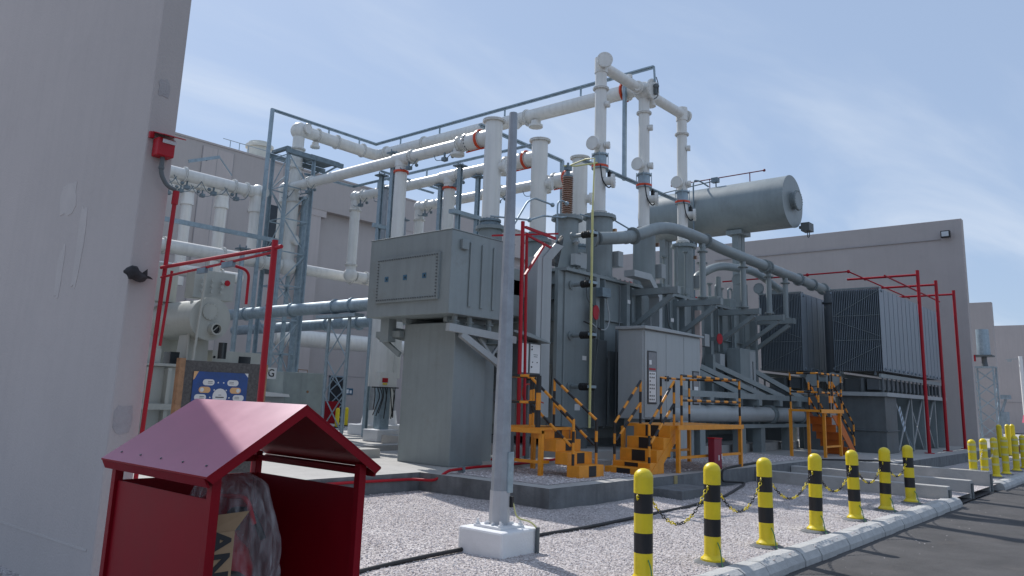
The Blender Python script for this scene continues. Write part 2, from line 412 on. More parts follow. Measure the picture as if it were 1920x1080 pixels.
# concrete pads
p = MB(); p.prism([(9.36, 7.2), (21.3, 7.2), (21.3, 5.65), (62, 5.65), (62, 26), (3.2, 26), (3.2, 9.97), (9.36, 9.97)][::-1], 'z', -.05, .3)
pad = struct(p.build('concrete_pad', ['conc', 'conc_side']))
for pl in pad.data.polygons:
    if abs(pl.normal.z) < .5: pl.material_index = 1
g = MB(); g.add([(9.68, 7.5, .304), (21.0, 7.5, .304), (21.0, 9.6, .304), (9.68, 9.6, .304)], [(0, 1, 2, 3)]); struct(g.build('gravel_strip', 'gravel'))
s = pebbles(9.7, 7.5, 21, 9.6, .304, 9000, rng)
stuff(s.build('strip_stones', 'pebble'), 'loose gravel stones filling the sump strip on the concrete pad', 'gravel')
p = MB(); p.box(13.6, 9.6, .3, 25.6, 16, .52); p.box(10.9, 9.6, .3, 13.598, 9.95, .42); p.box(13.3, 8.9, .3, 13.598, 9.6, .42)
struct(p.build('transformer_plinth', 'conc'))
p = MB(); p.box(9.6, 12.6, .3, 10.7, 13.4, .47); p.box(9.4, 14, .3, 13.5, 14.4, .42)
struct(p.build('low_plinth', 'conc'))

# trench walls that run from the pad to the road
T = []
for i, (x, z1, words) in enumerate(((16.72, .24, 'low concrete trench wall nearest the striped bollards, running out to the road'),
                             (18.72, .24, 'low concrete trench wall between the other two, ending at the road'),
                             (20.82, .32, 'low concrete trench wall furthest from the striped bollards, beside the yellow bollards'))):
    t = thing('trench_wall', words, 'trench wall', (x, 5.3, -.12), 'concrete trench walls crossing to the road')
    m = MB(); m.box(x - .12, 3.5, -.13, x + .12, 7.19, z1); m.build('wall', 'conc', t, bevel=.012)
    m = MB(); m.box(x - .07, 3.47, -.12, x + .07, 3.499, z1 - .06); m.build('end_plate', 'steel_dark', t)
    m = MB(); m.box(x + .121, 3.6, -.1, x + .17, 3.64, z1 - .05); m.build('guide_rail', 'galv_dark', t)
g = MB(); g.add([(16.84, 3.45, -.11), (20.7, 3.45, -.11), (20.7, 7.19, -.11), (16.84, 7.19, -.11)], [(0, 1, 2, 3)]); struct(g.build('trench_floor', 'asphalt'))

# ================================================================== BOLLARDS AND CHAINS
BX = [6.40, 7.76, 9.14, 10.74, 12.36, 13.9, 15.43]
def bollard_body():
    m = MB(); R = .085
    bands = [(0.03, .27, 0), (.27, .44, 1), (.44, .61, 0), (.61, .78, 1), (.78, .92, 0)]
    m.lathe((0, 0, 0), Z, [(.03, .12), (.05, .12)], 24, 0); m.lathe((0, 0, 0), Z, [(.05, .12), (.05, .112), (.075, .092), (.09, R)], 24, 0)
    for a, b, c in bands: m.lathe((0, 0, 0), Z, [(max(a, .09), R + (.0006 if c else 0)), (b, R + (.0006 if c else 0))], 24, c)
    m.lathe((0, 0, 0), Z, [(.78, R), (.782, R + .003), (.92, R + .003)], 24, 0)
    prof = [(.92 + .08 * math.sin(t * PI / 16), (R + .003) * math.cos(t * PI / 16)) for t in range(9)]
    m.lathe((0, 0, 0), Z, prof, 24, 0); return m
b0 = None; names7 = ['nearest the viewer, its foot cut off', 'second from the viewer along the kerb', 'third from the viewer along the kerb', 'fourth from the viewer, middle of the chained row',
          'fifth from the viewer along the kerb', 'sixth, one before the last of the row', 'last of the chained row, beside the trench wall']
for i, x in enumerate(BX):
    lab = 'yellow bollard with black bands, ' + names7[i]
    if b0 is None:
        b0 = thing('bollard', lab, 'bollard', (0, 0, 0), 'striped bollards chained along the kerb')
        bollard_body().build('post', ['yellow', 'black'], b0)
        m = MB(); m.lathe((0, 0, -.02), Z, [(0, .21), (.03, .19), (.05, .15), (.055, .0)], 14); m.build('footing', 'conc_side', b0)
        m = MB(); m.tube(fillet([(-.05, -.08, .22), (-.07, -.12, .16), (-.1, -.15, .03), (-.16, -.19, .02)], .05), .006, 6); m.build('earth_wire', 'green', b0)
        m = MB(); 
        for sx in (-1, 1): m.tube([(sx * .083, 0, .76), (sx * .105, 0, .77), (sx * .115, 0, .75), (sx * .105, 0, .73), (sx * .083, 0, .74)], .007, 6)
        m.build('chain_hook', 'yellow', b0)
        b0.location = (x, 3.84, 0); ORG[b0.name] = V3((x, 3.84, 0)); bb = b0
    else:
        bc = copy_tree(b0, (x - BX[0], 0, 0), lab); bc.rotation_euler = (math.radians([0, .8, -1.0, .6, -.7, 1.1, -.9][i]), math.radians([0, -.7, .9, 1.2, -.6, .7, 1.0][i]), i * 1.9 * 0)
def link(m, c, d, up, L=.052, W=.030, r=.0052, mi=0):
    d = d.normalized(); a = up; n = 10; ring = []
    for i in range(n):
        t = 2 * PI * i / n
        ring.append(c + d * (L / 2 * math.cos(t)) + a * (W / 2 * math.sin(t)))
    ns = 5; vs = []; fs = []
    nrm = d.cross(a).normalized()
    for i in range(n):
        o = (ring[i] - c).normalized()
        for j in range(ns):
            t = 2 * PI * j / ns; vs.append(ring[i] + o * (r * math.cos(t)) + nrm * (r * math.sin(t)))
    for i in range(n):
        for j in range(ns): fs.append((i * ns + j, i * ns + (j + 1) % ns, ((i + 1) % n) * ns + (j + 1) % ns, ((i + 1) % n) * ns + j))
    m.add(vs, fs, True, mi)
def chain(p, q, sag, yellow_first=0):
    m = MB(); N = 200; pts = []
    for i in range(N + 1):
        t = i / N; c = p.lerp(q, t); c.z -= sag * (1 - (2 * t - 1) ** 2); pts.append(c)
    step = .042; acc = 0; k = 0; last = pts[0]
    for a, b in zip(pts, pts[1:]):
        acc += (b - a).length
        if acc >= step:
            d = (b - a).normalized(); s1 = V3((0, 1, 0)); s2 = d.cross(s1).normalized()
            tw = (s1 + s2 * .5).normalized() if k % 2 else (s2 - s1 * .5).normalized()
            link(m, b, d, tw, mi=(k // 4 + yellow_first) % 2); k += 1; acc = 0
    return m
ch = ['first', 'second', 'third', 'fourth', 'fifth', 'sixth']
for i in range(6):
    p = V3((BX[i] + .11, 3.84, .75)); q = V3((BX[i + 1] - .11, 3.84, .75))
    o = chain(p, q, [.30, .30, .27, .29, .27, .25][i]).build('plastic_chain', ['yellow', 'black'], loc=(BX[i] + .11, 3.84, .75))
    tag(o, 'yellow and black plastic chain sagging between the %s and %s striped bollards' % (ch[i], (ch + ['last'])[i + 1] if i < 5 else 'last'), 'chain', 'plastic chains hung between bollards')
# plain yellow bollards with worn bands beyond the trench
FX = [20.42 + .9, 22.2, 23.68, 25.1, 26.8, 28.3, 29.9]
nm = ['nearest the furthest trench wall', 'second of the plain row beyond the trench', 'third of the plain row', 'fourth of the plain row beyond the trench',
      'fifth of the plain row beyond the trench', 'sixth, cut by the right edge', 'seventh of the plain row, beyond the edge of the view']
c0 = None
for i, x in enumerate([20.9, 22.2, 23.68, 25.1, 26.8, 28.3]):
    lab = 'plain yellow bollard with pale bands, ' + nm[i]
    if c0 is None:
        c0 = thing('bollard', lab, 'bollard', (0, 0, 0), 'plain yellow bollards beyond the trench'); 
        m = MB(); R = .085
        m.lathe((0, 0, 0), Z, [(.03, .12), (.05, .12), (.08, .09), (.09, R), (.92, R)] + [(.92 + .08 * math.sin(t * PI / 16), R * math.cos(t * PI / 16)) for t in range(9)], 20, 0)
        for z in (.3, .5, .7, .86): m.lathe((0, 0, 0), Z, [(z, R), (z, R + .0015), (z + .05, R + .0015), (z + .05, R)], 20, 1)
        m.build('post', ['yellow', mat('worn_pale_yellow', (.62, .58, .25), .5)], c0)
        m = MB(); m.lathe((0, 0, -.02), Z, [(0, .2), (.03, .19), (.05, .15), (.055, .0)], 12); m.build('footing', 'conc_side', c0)
        c0.location = (x, 3.84, 0); ORG[c0.name] = V3((x, 3.84, 0)); cx = x
    else:
        bc = copy_tree(c0, (x - cx, 0, 0), lab); bc.rotation_euler = (math.radians([0, .6, -.7, .4, .7, -.5][i]), math.radians([0, -.6, .6, -.4, .7, .3][i]), 0)
for i, (p, q) in enumerate(((20.9, 22.2), (22.2, 23.68))):
    o = chain(V3((p + .1, 3.84, .75)), V3((q - .1, 3.84, .75)), .26).build('plastic_chain', ['yellow', 'white_dark'], loc=(p, 3.84, .75))
    tag(o, ('faded plastic chain between the first and second plain yellow bollards', 'faded plastic chain between the second and third plain yellow bollards')[i], 'chain', 'plastic chains hung between bollards')
for i, (a, lab) in enumerate(((1873, 'tall yellow post standing behind the plain bollards, leftmost of three'), (1889, 'tall yellow post behind the plain bollards, middle of three'), (1898, 'tall yellow post behind the plain bollards, rightmost of three'))):
    q = at(a, 806, y=5.4); q.z = 0
    t = thing('guard_post', lab, 'bollard', q, 'tall yellow guard posts in the distance')
    m = MB(); m.lathe(q, Z, [(0, .09), (1.15, .09), (1.2, .05), (1.21, 0)], 14); m.build('post', 'yellow', t)
    m = MB(); m.box(q.x - .15, q.y - .15, 0, q.x + .15, q.y + .15, .03); m.build('base_plate', 'steel_dark', t)

# ================================================================== LAMP POLE ON ITS WHITE BLOCK
px, py = 6.5, 5.66
t = thing('light_pole', 'tall galvanised tapering pole bolted on a white concrete block in the gravel', 'pole', (px, py, 0))
m = MB(); 
m.box(px - .30, py - .31, -.05, px + .30, py + .31, .25); m.build('foundation_block', 'white_conc', t, bevel=.025)
m = MB(); n = 8; m.lathe((px, py, 0), Z, [(.27, .106), (4.87, .047), (4.875, 0)], n, 0, smooth=False); m.build('shaft', 'pole', t)
m = MB(); m.lathe((px, py, 0), Z, [(.262, .112), (.62, .107)], n, 0, smooth=False); m.build('white_painted_foot', mat('pale_painted_foot', (.42, .43, .45), .6, var=.1, streak=.3, grime=.4, gcol=(.3, .25, .2)), t)
m = MB(); m.box(px - .19, py - .19, .251, px + .19, py + .19, .275)
for a in range(8):
    q = a * PI / 4 + .2; c, s_ = math.cos(q), math.sin(q)
    m.prism([(.10, .275), (.17, .275), (.10, .36)], 'y', -.004, .004) if 0 else m.beam((px + c * .1, py + s_ * .1, .275), (px + c * .16, py + s_ * .16, .275), .008, .05, up=Z)
for sx in (-1, 1):
    for sy in (-1, 1): m.tube([(px + sx * .16, py + sy * .16, .26), (px + sx * .16, py + sy * .16, .33)], .014, 6); m.tube([(px + sx * .16, py + sy * .16, .27), (px + sx * .16, py + sy * .16, .295)], .026, 6)
m.build('base_plate', 'white_conc', t)
m = MB(); m.box(px - .01, py - .118, .60, px + .075, py - .092, 1.02); m.build('access_door', 'galv', t, bevel=.004)
m = MB(); m.box(px + .065, py - .115, .45, px + .095, py - .06, .56); m.build('earth_lug', 'rubber', t)
m = MB(); m.tube(fillet([(px + .09, py - .10, .52), (px + .12, py - .14, .34), (px + .21, py - .27, .31), (px + .24, py - .335, .24)], .06), .009, 8)
m.build('earth_wire', 'fibre', t)
m = MB(); m.tube([(px + .24, py - .335, .26), (px + .24, py - .335, .0)], .022, 10); m.build('conduit', 'steel_dark', t)

# ================================================================== BLACK CABLE ACROSS THE GRAVEL
pts = [at(560, 1100, z=.02), at(660, 1075, z=.02), at(760, 1051, z=.02), at(860, 1031, z=.02), at(1005, 1004, z=.02), at(1100, 989, z=.02), at(1196, 969, z=.02), at(1290, 950, z=.02), at(1360, 930, z=.03), at(1400, 905, z=.03), V3((14.9, 7.16, .1)), V3((15.0, 7.18, .31)), V3((15.6, 7.3, .33)), V3((18, 7.6, .33))]
pts = fillet(pts, .4, 4)
m = MB(); m.tube(pts, .022, 8); tag(m.build('cable', 'rubber', loc=pts[0]), 'thick black cable snaking over the gravel and up onto the pad', 'cable')
pts = fillet([V3((20.2, 7.1, .33)), V3((20.7, 6.2, .36)), V3((21.6, 5.75, .33)), V3((21.9, 5.55, .02)), V3((23.2, 4.9, .03)), V3((25, 4.6, .03))], .5, 4)
m = MB(); m.tube(pts, .022, 8); tag(m.build('cable', 'rubber', loc=pts[0]), 'black cable hanging off the pad near the far trench wall', 'cable')

# small concrete step against the pad
t = thing('step_block', 'small dark concrete step block with faded yellow bands against the pad', 'step', (13.1, 6.85, 0))
a = at(1228, 930, y=7.18); bq = at(1297, 940, z=0)
m = MB(); m.box(12.15, 6.55, -.02, 13.25, 7.195, .15); m.build('step', 'conc_side', t, bevel=.01)
m = MB(); m.box(12.1, 7.185, .15, 12.22, 7.198, .295); m.box(13.05, 7.185, .15, 13.17, 7.198, .295); m.build('yellow_band', mat('faded_yellow_band', (.32, .26, .12), .8, grime=.5), t)

# ================================================================== NEAR FIREWALL
t = thing('firewall', 'tall rendered concrete firewall filling the left edge, nearest the viewer', 'wall', (2.7, 6.2, 0))
m = MB(); m.box(2.6, 6.2, -.1, 2.83, 27, 9.4); m.build('wall', 'wall', t, bevel=.012)
m = MB()
def patch(cx, cz, w, h, seed, y=6.197, mi=0):
    r = random.Random(seed); n = 14; pts = []
    for i in range(n):
        a = 2 * PI * i / n; k = r.uniform(.8, 1.1); c, s_ = math.cos(a), math.sin(a)
        e = 1 / max(abs(c), abs(s_)) * .8 + .2
        pts.append((cx + w / 2 * c * e * k, cz + h / 2 * s_ * e * k))
    m.prism(pts, 'y', y, 6.2, mi)
patch(2.70, 1.33, .15, .24, 4); patch(2.69, 4.02, .10, .16, 9)
m.build('mortar_patch', 'patch', t)
m = MB()
def patchx(a, b, w, h, seed):
    c = at(a, b, x=2.6); r = random.Random(seed); n = 14; pts = []
    for i in range(n):
        q = 2 * PI * i / n; k = r.uniform(.8, 1.1); cc, s_ = math.cos(q), math.sin(q); e = 1 / max(abs(cc), abs(s_)) * .8 + .2
        pts.append((c.y + w / 2 * cc * e * k, c.z + h / 2 * s_ * e * k))
    m.prism(pts, 'x', 2.597, 2.6)
patchx(150, 460, .16, .75, 1); patchx(112, 510, .14, .5, 2); patchx(128, 375, .4, .3, 5)
m.build('pale_patch', 'patch2', t)
m = MB(); c0_ = at(0, 978, x=2.6); c1_ = at(162, 1032, x=2.6)
m.beam((2.598, c1_.y, c1_.z), (2.598, c0_.y, c0_.z), .004, .018); m.build('chalk_line', 'patch2', t)

# red lamp box with canopy on the wall end
cx, cz = 2.72, 3.52
t = thing('emergency_light', 'red box with a small sloping canopy high on the near wall end', 'light', (cx, 6.2, cz))
m = MB(); m.box(cx - .07, 6.09, cz - .10, cx + .07, 6.199, cz + .05); m.build('housing', 'red', t, bevel=.008)
m = MB(); m.box(cx - .04, 6.075, cz + .005, cx + .075, 6.0895, cz + .04); m.build('lens', 'lamp_glass', t, bevel=.006)
m = MB(); m.add([(cx - .08, 6.2, cz + .115), (cx + .11, 6.2, cz + .115), (cx + .12, 6.02, cz + .06), (cx - .07, 6.02, cz + .06), (cx - .08, 6.2, cz + .107), (cx + .11, 6.2, cz + .107), (cx + .12, 6.02, cz + .052), (cx - .07, 6.02, cz + .052)],
    [(0, 1, 2, 3), (7, 6, 5, 4), (0, 4, 5, 1), (1, 5, 6, 2), (2, 6, 7, 3), (3, 7, 4, 0)])
m.box(cx - .11, 6.17, cz + .05, cx - .075, 6.199, cz + .10); m.build('canopy', 'red', t)
m = MB(); m.tube(fillet([(cx - .0, 6.14, cz - .10), (cx - .0, 6.14, cz - .24), (cx + .06, 6.13, cz - .33), (cx + .13, 6.12, cz - .35)], .07), .018, 10)
m.tube([(cx - .0, 6.14, cz - .2), (cx - .0, 6.14, cz - .18)], .023, 10); m.build('conduit', 'steel_dark', t)

# red sprinkler frame hanging on the wall end and standing beside the hut
t = thing('fire_pipework', 'red pipework from the near wall end to a thick red post behind the shelter', 'pipe frame', (2.8, 6.13, 0))
m = MB(); m.tube([(2.855, 6.12, 3.14), (2.84, 6.12, 2.5), (2.815, 6.12, 1.2), (2.80, 6.12, 0)], .017, 10); m.tube([(2.856, 6.12, 3.16), (2.853, 6.12, 3.05)], .026, 10); m.build('wall_riser', 'red', t)
m = MB(); m.tube([(2.88, 6.08, 2.5), (2.855, 6.08, 1.9)], .012, 8); m.build('drop_pipe', 'red', t)
m = MB(); m.tube([(2.8, 4.5, 0), (2.8, 4.5, 2.57)], .0205, 12); m.build('post', 'red', t)
m = MB(); m.tube([(2.8, 4.42, 2.52), (2.81, 6.12, 2.52)], .014, 10); m.tube([(2.8, 4.5, 2.49), (2.81, 6.1, 2.44)], .010, 8); m.build('arm', 'red', t)
m = MB(); m.tube(fillet([at(420, 489, x=2.82), at(485, 492, y=5.2), at(428, 497, x=3.0), at(431, 505, x=3.05), at(421, 580, x=3.05)], .05) if 0 else fillet([V3((2.81, 5.2, 2.49)), V3((3.02, 5.16, 2.45)), V3((3.02, 5.16, 2.2))], .06), .011, 8); m.build('nozzle_branch', 'red', t)
m = MB(); m.box(2.79, 5.0, 2.435, 2.815, 5.15, 2.475); m.box(2.79, 5.38, 2.42, 2.815, 5.5, 2.46); m.build('label_strap', 'galv_dark', t)

# ragged dark cloth wound on a bracket
c = at(252, 517, y=6.18); m = MB(); r = random.Random(5)
pts = []
K = 12
rad = [.008, .03, .05, .055, .045, .04, .055, .04, .02, .012, .008, .003]
for i in range(K):
    q = i / (K - 1); pts.append(c + V3((-.10 + .24 * q, -.03 - .02 * math.sin(q * 5), .015 - .03 * q + .012 * math.sin(q * 9))))
m.tube(pts, [x * r.uniform(.7, 1.1) for x in rad], 9)
m.add([c + V3((.03, -.05, .02)), c + V3((.07, -.06, .06)), c + V3((.08, -.05, .0)), c + V3((.05, -.02, .01))], [(0, 1, 2), (0, 2, 3), (1, 3, 2), (0, 3, 1)])
tag(m.build('cloth_wrap', 'pebble_cloth', loc=c), 'dark ragged cloth wound round a bracket on the near wall end', 'cloth')

# ================================================================== RED SHELTER (in the foreground)
HX0, HX1, HXR = 1.66, 2.56, 2.105; HY0, HY1 = 3.0, 4.0; ZE, ZR = 1.245, 1.535
t = thing('hut', 'small dark red sheet metal shelter with a gabled roof, open at the front', 'shelter', (2.1, 3.5, 0))
def roofslab(xa, za, xb, zb, th=.006):
    m = MB(); m.prism([(xa, za), (xb, zb), (xb, zb - th), (xa, za - th)], 'y', HY0, HY1); return m
rf = MB(); 
rf.prism([(HX0, ZE), (HXR, ZR), (HX1, ZE), (HX1, ZE - .008), (HXR, ZR - .009), (HX0, ZE - .008)], 'y', HY0, HY1)
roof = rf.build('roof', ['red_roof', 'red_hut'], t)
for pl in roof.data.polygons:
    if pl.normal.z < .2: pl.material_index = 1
m = MB()      # folded edges and ridge strip
for xa, za, xb, zb in ((HX0, ZE, HXR, ZR), (HX1, ZE, HXR, ZR)):
    m.beam((xa, HY0 + .004, za - .026), (xb, HY0 + .004, zb - .026), .008, .035, up=(0, 1, 0)) if 0 else m.prism([(xa, za - .009), (xb, zb - .01), (xb, zb - .05), (xa + (.03 if xa < xb else -.03), za - .03)], 'y', HY0 + .001, HY0 + .007)
m.prism([(HX0, ZE - .009), (HX0 + .012, ZE - .009), (HX0 + .03, ZE - .045), (HX0 + .018, ZE - .045)], 'y', HY0 + .02, HY1 - .01)
m.prism([(HX1 - .012, ZE - .009), (HX1, ZE - .009), (HX1 - .018, ZE - .045), (HX1 - .03, ZE - .045)], 'y', HY0 + .02, HY1 - .01)
m.build('roof_edge', 'red_hut', roof)
m = MB()
for i in range(5):
    for f in (.05,):
        y = HY0 + .1 + i * .2; x = HX0 + .05; z = ZE + .05 * (ZR - ZE) / (HXR - HX0)
        m.tube([(x, y, z - .002), (x - .002, y, z + .004)], .005, 6)
m.build('screw', 'steel_dark', roof)
WX0, WX1 = 1.725, 2.475
for i, x in enumerate((WX0, WX1)):
    for y in (HY0 + .05, HY1 - .05):
        m = MB(); m.box(x - .02, y - .02, 0, x + .02, y + .02, ZE - .01 + .04 * 0.6); m.build('corner_post', 'red_hut', t, bevel=.002)
for x in (WX0, WX1):
    m = MB(); m.box(x - .004, HY0 + .07, .03, x + .004, HY1 - .07, ZE - .10); m.build('side_panel', 'red_hut', t)
m = MB()
for x in (WX0, WX1): m.box(x - .012, HY0 + .07, ZE - .03, x + .012, HY1 - .07, ZE - .006)
m.box(WX0 + .02, HY1 - .062, ZE - .04, WX1 - .02, HY1 - .038, ZE - .005)
m.build('top_rail', 'red_hut', t)
m = MB(); m.box(WX0 + .02, HY1 - .056, .03, WX1 - .02, HY1 - .05, ZE - .10); m.build('back_panel', 'red_hut', t)
m = MB(); m.prism([(WX0 - .0, ZE + .02), (WX1, ZE + .02), (HXR, ZR - .015)], 'y', HY1 - .06, HY1 - .054); m.build('rear_gable', 'red_hut', t)
m = MB(); m.beam((HXR, HY0 + .03, ZR - .035), (HXR, HY1 - .07, ZR - .035), .025, .025); m.build('ridge_beam', 'red_hut', t)
m = MB(); m.box(WX0, HY0 + .05, .0, WX1, HY1 - .05, .03); m.build('floor', 'red_hut', t)

# contents of the shelter
c = V3((1.87, 3.28, .03))
t = thing('cardboard_box', 'tall open cardboard box with big black letters inside the red shelter', 'box', c)
m = MB(); bx0, by0, w, d, h = 1.752, 3.14, .14, .24, 1.0
th = .004
m.box(bx0, by0, .035, bx0 + w, by0 + th, h); m.box(bx0, by0 + d - th, .035, bx0 + w, by0 + d, h); m.box(bx0, by0 + th, .035, bx0 + th, by0 + d - th, h); m.box(bx0 + w - th, by0 + th, .035, bx0 + w, by0 + d - th, h)
m.box(bx0 + th, by0 + th, .035, bx0 + w - th, by0 + d - th, .04)
m.build('carton', 'cardboard', t)
m = MB(); m.add([(bx0, by0, h + .001), (bx0 + w, by0, h + .001), (bx0 + w + .05, by0 - .02, h + .08), (bx0 - .005, by0 - .03, h + .075)], [(0, 1, 2, 3), (3, 2, 1, 0)])
m.build('flap', 'cardboard', t)
text('lettering', 'ANS', .135, (bx0 + w * .5, by0 - .002, .975 - .095), 'ink', t, rot=(PI / 2, PI / 2, 0), ext=.001, bold=.004)
# wheeled extinguisher under a plastic bag
ex = thing('fire_extinguisher', 'large red wheeled fire extinguisher standing under clear plastic in the shelter', 'extinguisher', (2.06, 3.45, .03))
m = MB(); m.lathe((2.07, 3.5, .035), Z, [(0, .1), (.01, .13), (.74, .13), (.82, .10), (.87, .05), (.9, .035), (.92, .035)], 24); m.build('cylinder', 'red', ex)
m = MB(); m.lathe((2.07, 3.5, .45), Z, [(0, .1312), (.22, .1312)], 24); m.build('label', 'paper', ex)
m = MB(); m.tube(fillet([(2.07, 3.5, .95), (2.07, 3.5, 1.03), (2.14, 3.42, 1.03), (2.2, 3.4, .9)], .04), .016, 8); m.box(2.03, 3.46, .94, 2.11, 3.54, .99); m.build('valve', 'black', ex)
m = MB(); hp = [(2.0 + .12 * math.cos(a), 3.33 + .03 * math.sin(a * .5), .62 + .16 * math.sin(a)) for a in [i * .4 for i in range(30)]]
m.tube(hp, .014, 7); m.build('hose', 'rubber', ex)
m = MB(); m.tube(fillet([(1.95, 3.55, .9), (1.95, 3.55, 1.1), (2.0, 3.25, 1.12), (2.05, 3.25, 1.0)], .05), .012, 7); m.build('handle', 'red', ex)
bagm = MB(); n = 150; rows = 90; vs = []; fs = []
r = random.Random(2)
KN = V3((.07, -.235, .60))
for i in range(rows + 1):
    q = i / rows; z = .05 + 1.17 * q
    # full body, pinched knot low down, round shoulders
    R = .215 * (1 - .35 * max(0, q - .8) / .2 * (1 if q > .8 else 0))
    if q > .93: R *= max(.05, 1 - ((q - .93) / .07) ** 2 * .8)
    pin = math.exp(-((z - .62) / .07) ** 2)
    for j in range(n):
        a = 2 * PI * j / n
        f = 1 + .10 * math.sin(7 * a + 3 * q) * (.4 + pin) + .06 * math.sin(15 * a + 11 * q) + .05 * noise.noise(V3((math.cos(a) * 3, math.sin(a) * 3, q * 6)))
        R2 = R * f * (1 - .22 * pin)
        px_ = R2 * math.cos(a) * .92 + .02 * math.sin(q * 5); py_ = R2 * math.sin(a) * 1.1
        dk = math.sqrt((px_ - KN.x) ** 2 + (z - KN.z) ** 2); th_ = math.atan2(z - KN.z, px_ - KN.x)
        if py_ < 0:      # pleats gather at the knot on the front
            fold = math.exp(-dk / .16); py_ += (.030 * fold * math.sin(17 * th_ + 2 * math.sin(5 * th_)) + .012 * math.sin(29 * th_ + 9 * dk) * math.exp(-dk / .3)); py_ += .06 * math.exp(-dk / .05) - .05 * math.exp(-dk / .018)
        nn = .02 * noise.noise(V3((px_ * 9, py_ * 9, z * 5))) + .008 * noise.noise(V3((px_ * 30, py_ * 30, z * 14)))
        vs.append((2.06 + px_ * (1 + nn * 3), 3.44 + py_ * (1 + nn * 3), z))
for i in range(rows):
    for j in range(n): fs.append((i * n + j, i * n + (j + 1) % n, (i + 1) * n + (j + 1) % n, (i + 1) * n + j))
fs.append([rows * n + j for j in range(n)])
bagm.add(vs, fs, True)
tag(bagm.build('plastic_bag', 'bag', loc=(2.06, 3.44, .05)), 'clear crumpled plastic bag pulled over the extinguisher inside the red shelter', 'plastic bag')

# ================================================================== POWER TRANSFORMER
TX0, TX1, TY0, TY1, TZ0, TZ1 = 14.2, 24.6, 10.6, 14.4, .95, 4.5
tr = thing('power_transformer', 'huge grey power transformer tank with ribs, turrets and bracing brackets in the middle', 'transformer', (19, 12.4, .52))
m = MB(); m.box(TX0, TY0, TZ0, TX1, TY1, TZ1)
m.box(TX0 + .2, TY0 + .2, .7, TX1 - .2, TY1 - .2, TZ0)
tank = m.build('tank', 'steel', tr, bevel=.015)
m = MB(); m.box(TX0 - .12, TY0 - .12, TZ1 + .001, TX1 + .12, TY1 + .12, TZ1 + .07)
m.bolts((0, 0, 0), Z, .01, 1, .001)
x = TX0
while x < TX1:
    m.tube([(x, TY0 - .08, TZ1 + .07), (x, TY0 - .08, TZ1 + .11)], .022, 6); x += .22
y = TY0
while y < TY1:
    m.tube([(TX0 - .08, y, TZ1 + .07), (TX0 - .08, y, TZ1 + .11)], .022, 6); y += .22
m.build('cover_flange', 'steel', tr)
m = MB()
for y in (11.35, 12.15, 12.95, 13.8):
    m.box(TX0 - .22, y - .01, TZ0, TX0 - .001, y + .01, TZ1)
for z in (1.35, 1.85, 2.35, 2.85, 3.35, 3.85, 4.2): m.box(TX0 - .14, TY0 + .12, z, TX0 - .002, TY1 - .05, z + .015)
m.box(TX0 - .24, TY0 + .02, TZ0 - .01, TX0 - .222, TY0 + .12, TZ1) ; m.box(TX0 - .222, TY0 + .04, TZ0, TX0 - .003, TY0 + .10, TZ1 - .01)
m.build('side_stiffener', 'steel', tr)
m = MB()
xs = [15.25, 15.6, 16.6, 17.3, 18.1, 18.8, 19.6, 20.4, 21.2, 22.0, 22.8, 23.6, 24.4]
for i, x in enumerate(xs):
    if i % 2 == 0: m.box(x - .07, TY0 - .20, TZ0, x + .07, TY0 - .001, TZ1 - .02)
    else: m.box(x - .012, TY0 - .16, TZ0, x + .012, TY0 - .001, TZ1 - .02)
for z in (1.6, 2.6, 3.5): m.box(15.7, TY0 - .09, z, 24.3, TY0 - .002, z + .02)
m.build('front_stiffener', 'steel', tr)
m = MB(); m.box(15.1, 10.38, 1.0, 15.62, 10.42, 3.0); m.box(15.62, 10.3, 1.0, 16.3, 10.36, 2.75); m.build('recess_shade_plate', 'steel_dark', tr)  # dark plates on the tank front, their colour standing for a recess's shade
m = MB(); m.box(16.3, 10.15, 1.0, 18.9, 10.58, 1.9) ; m.build('core_clamp_box', 'steel_dark', tr)
# lower skid beams and jacking pads
m = MB()
for y in (10.9, 12.5, 14.1): m.box(14.0, y - .12, .521, 24.9, y + .12, .70)
for x in (14.6, 17.6, 20.6, 23.8): m.box(x - .2, 10.35, .521, x + .2, 10.75, .95)
m.build('skid_beam', 'steel_dark', tr)
# turrets
def turret(name, x, y, z0, z1, r, cap=.42):
    m = MB(); m.lathe((x, y, z0), Z, [(0, r + .12), (.05, r + .12), (.05, r), (z1 - z0 - .09, r), (z1 - z0 - .09, cap), (z1 - z0 - .05, cap), (z1 - z0 - .05, cap - .01), (z1 - z0, cap - .01), (z1 - z0, 0)], 32)
    m.bolts((x, y, z1), Z, cap - .05, 20, .02); m.bolts((x, y, z0 + .05), Z, r + .07, 20, .018)
    return m.build(name, 'steel', tr)
tb = []
for (x, r, z1) in ((16.15, .34, 6.25), (18.36, .31, 6.25), (20.62, .29, 6.25)):
    o = turret('turret', x, 11.0, 4.571, z1, r, .43 if x < 17 else .38)
    m = MB(); m.box(x + r - .05, 10.60, 4.95, x + r + .18, 10.98, 5.35); m.build('terminal_box', 'steel_pale', o, bevel=.01)
    m = MB(); m.box(x + r - .02, 10.72, 5.85, x + r + .05, 10.82, 5.95); m.build('name_plate', mat('brass_plate', (.55, .33, .18), .4) if x < 17 else 'brown', o)
for x in (14.75, 16.75, 18.75):
    turret('turret', x, 13.5, 4.571, 5.98, .31, .40)
neu = turret('turret', 15.02, 11.2, 4.571, 6.02, .29, .39)
m = MB(); m.tube([(15.02 - .05, 10.95, 5.35), (14.8, 10.7, 5.3), (14.7, 10.66, 5.25)], .05, 8)
m.box(14.75, 10.72, 4.75, 15.0, 10.86, 5.02); m.box(15.05, 10.78, 4.72, 15.3, 10.9, 5.1); m.build('terminal_box', 'steel_pale', neu)
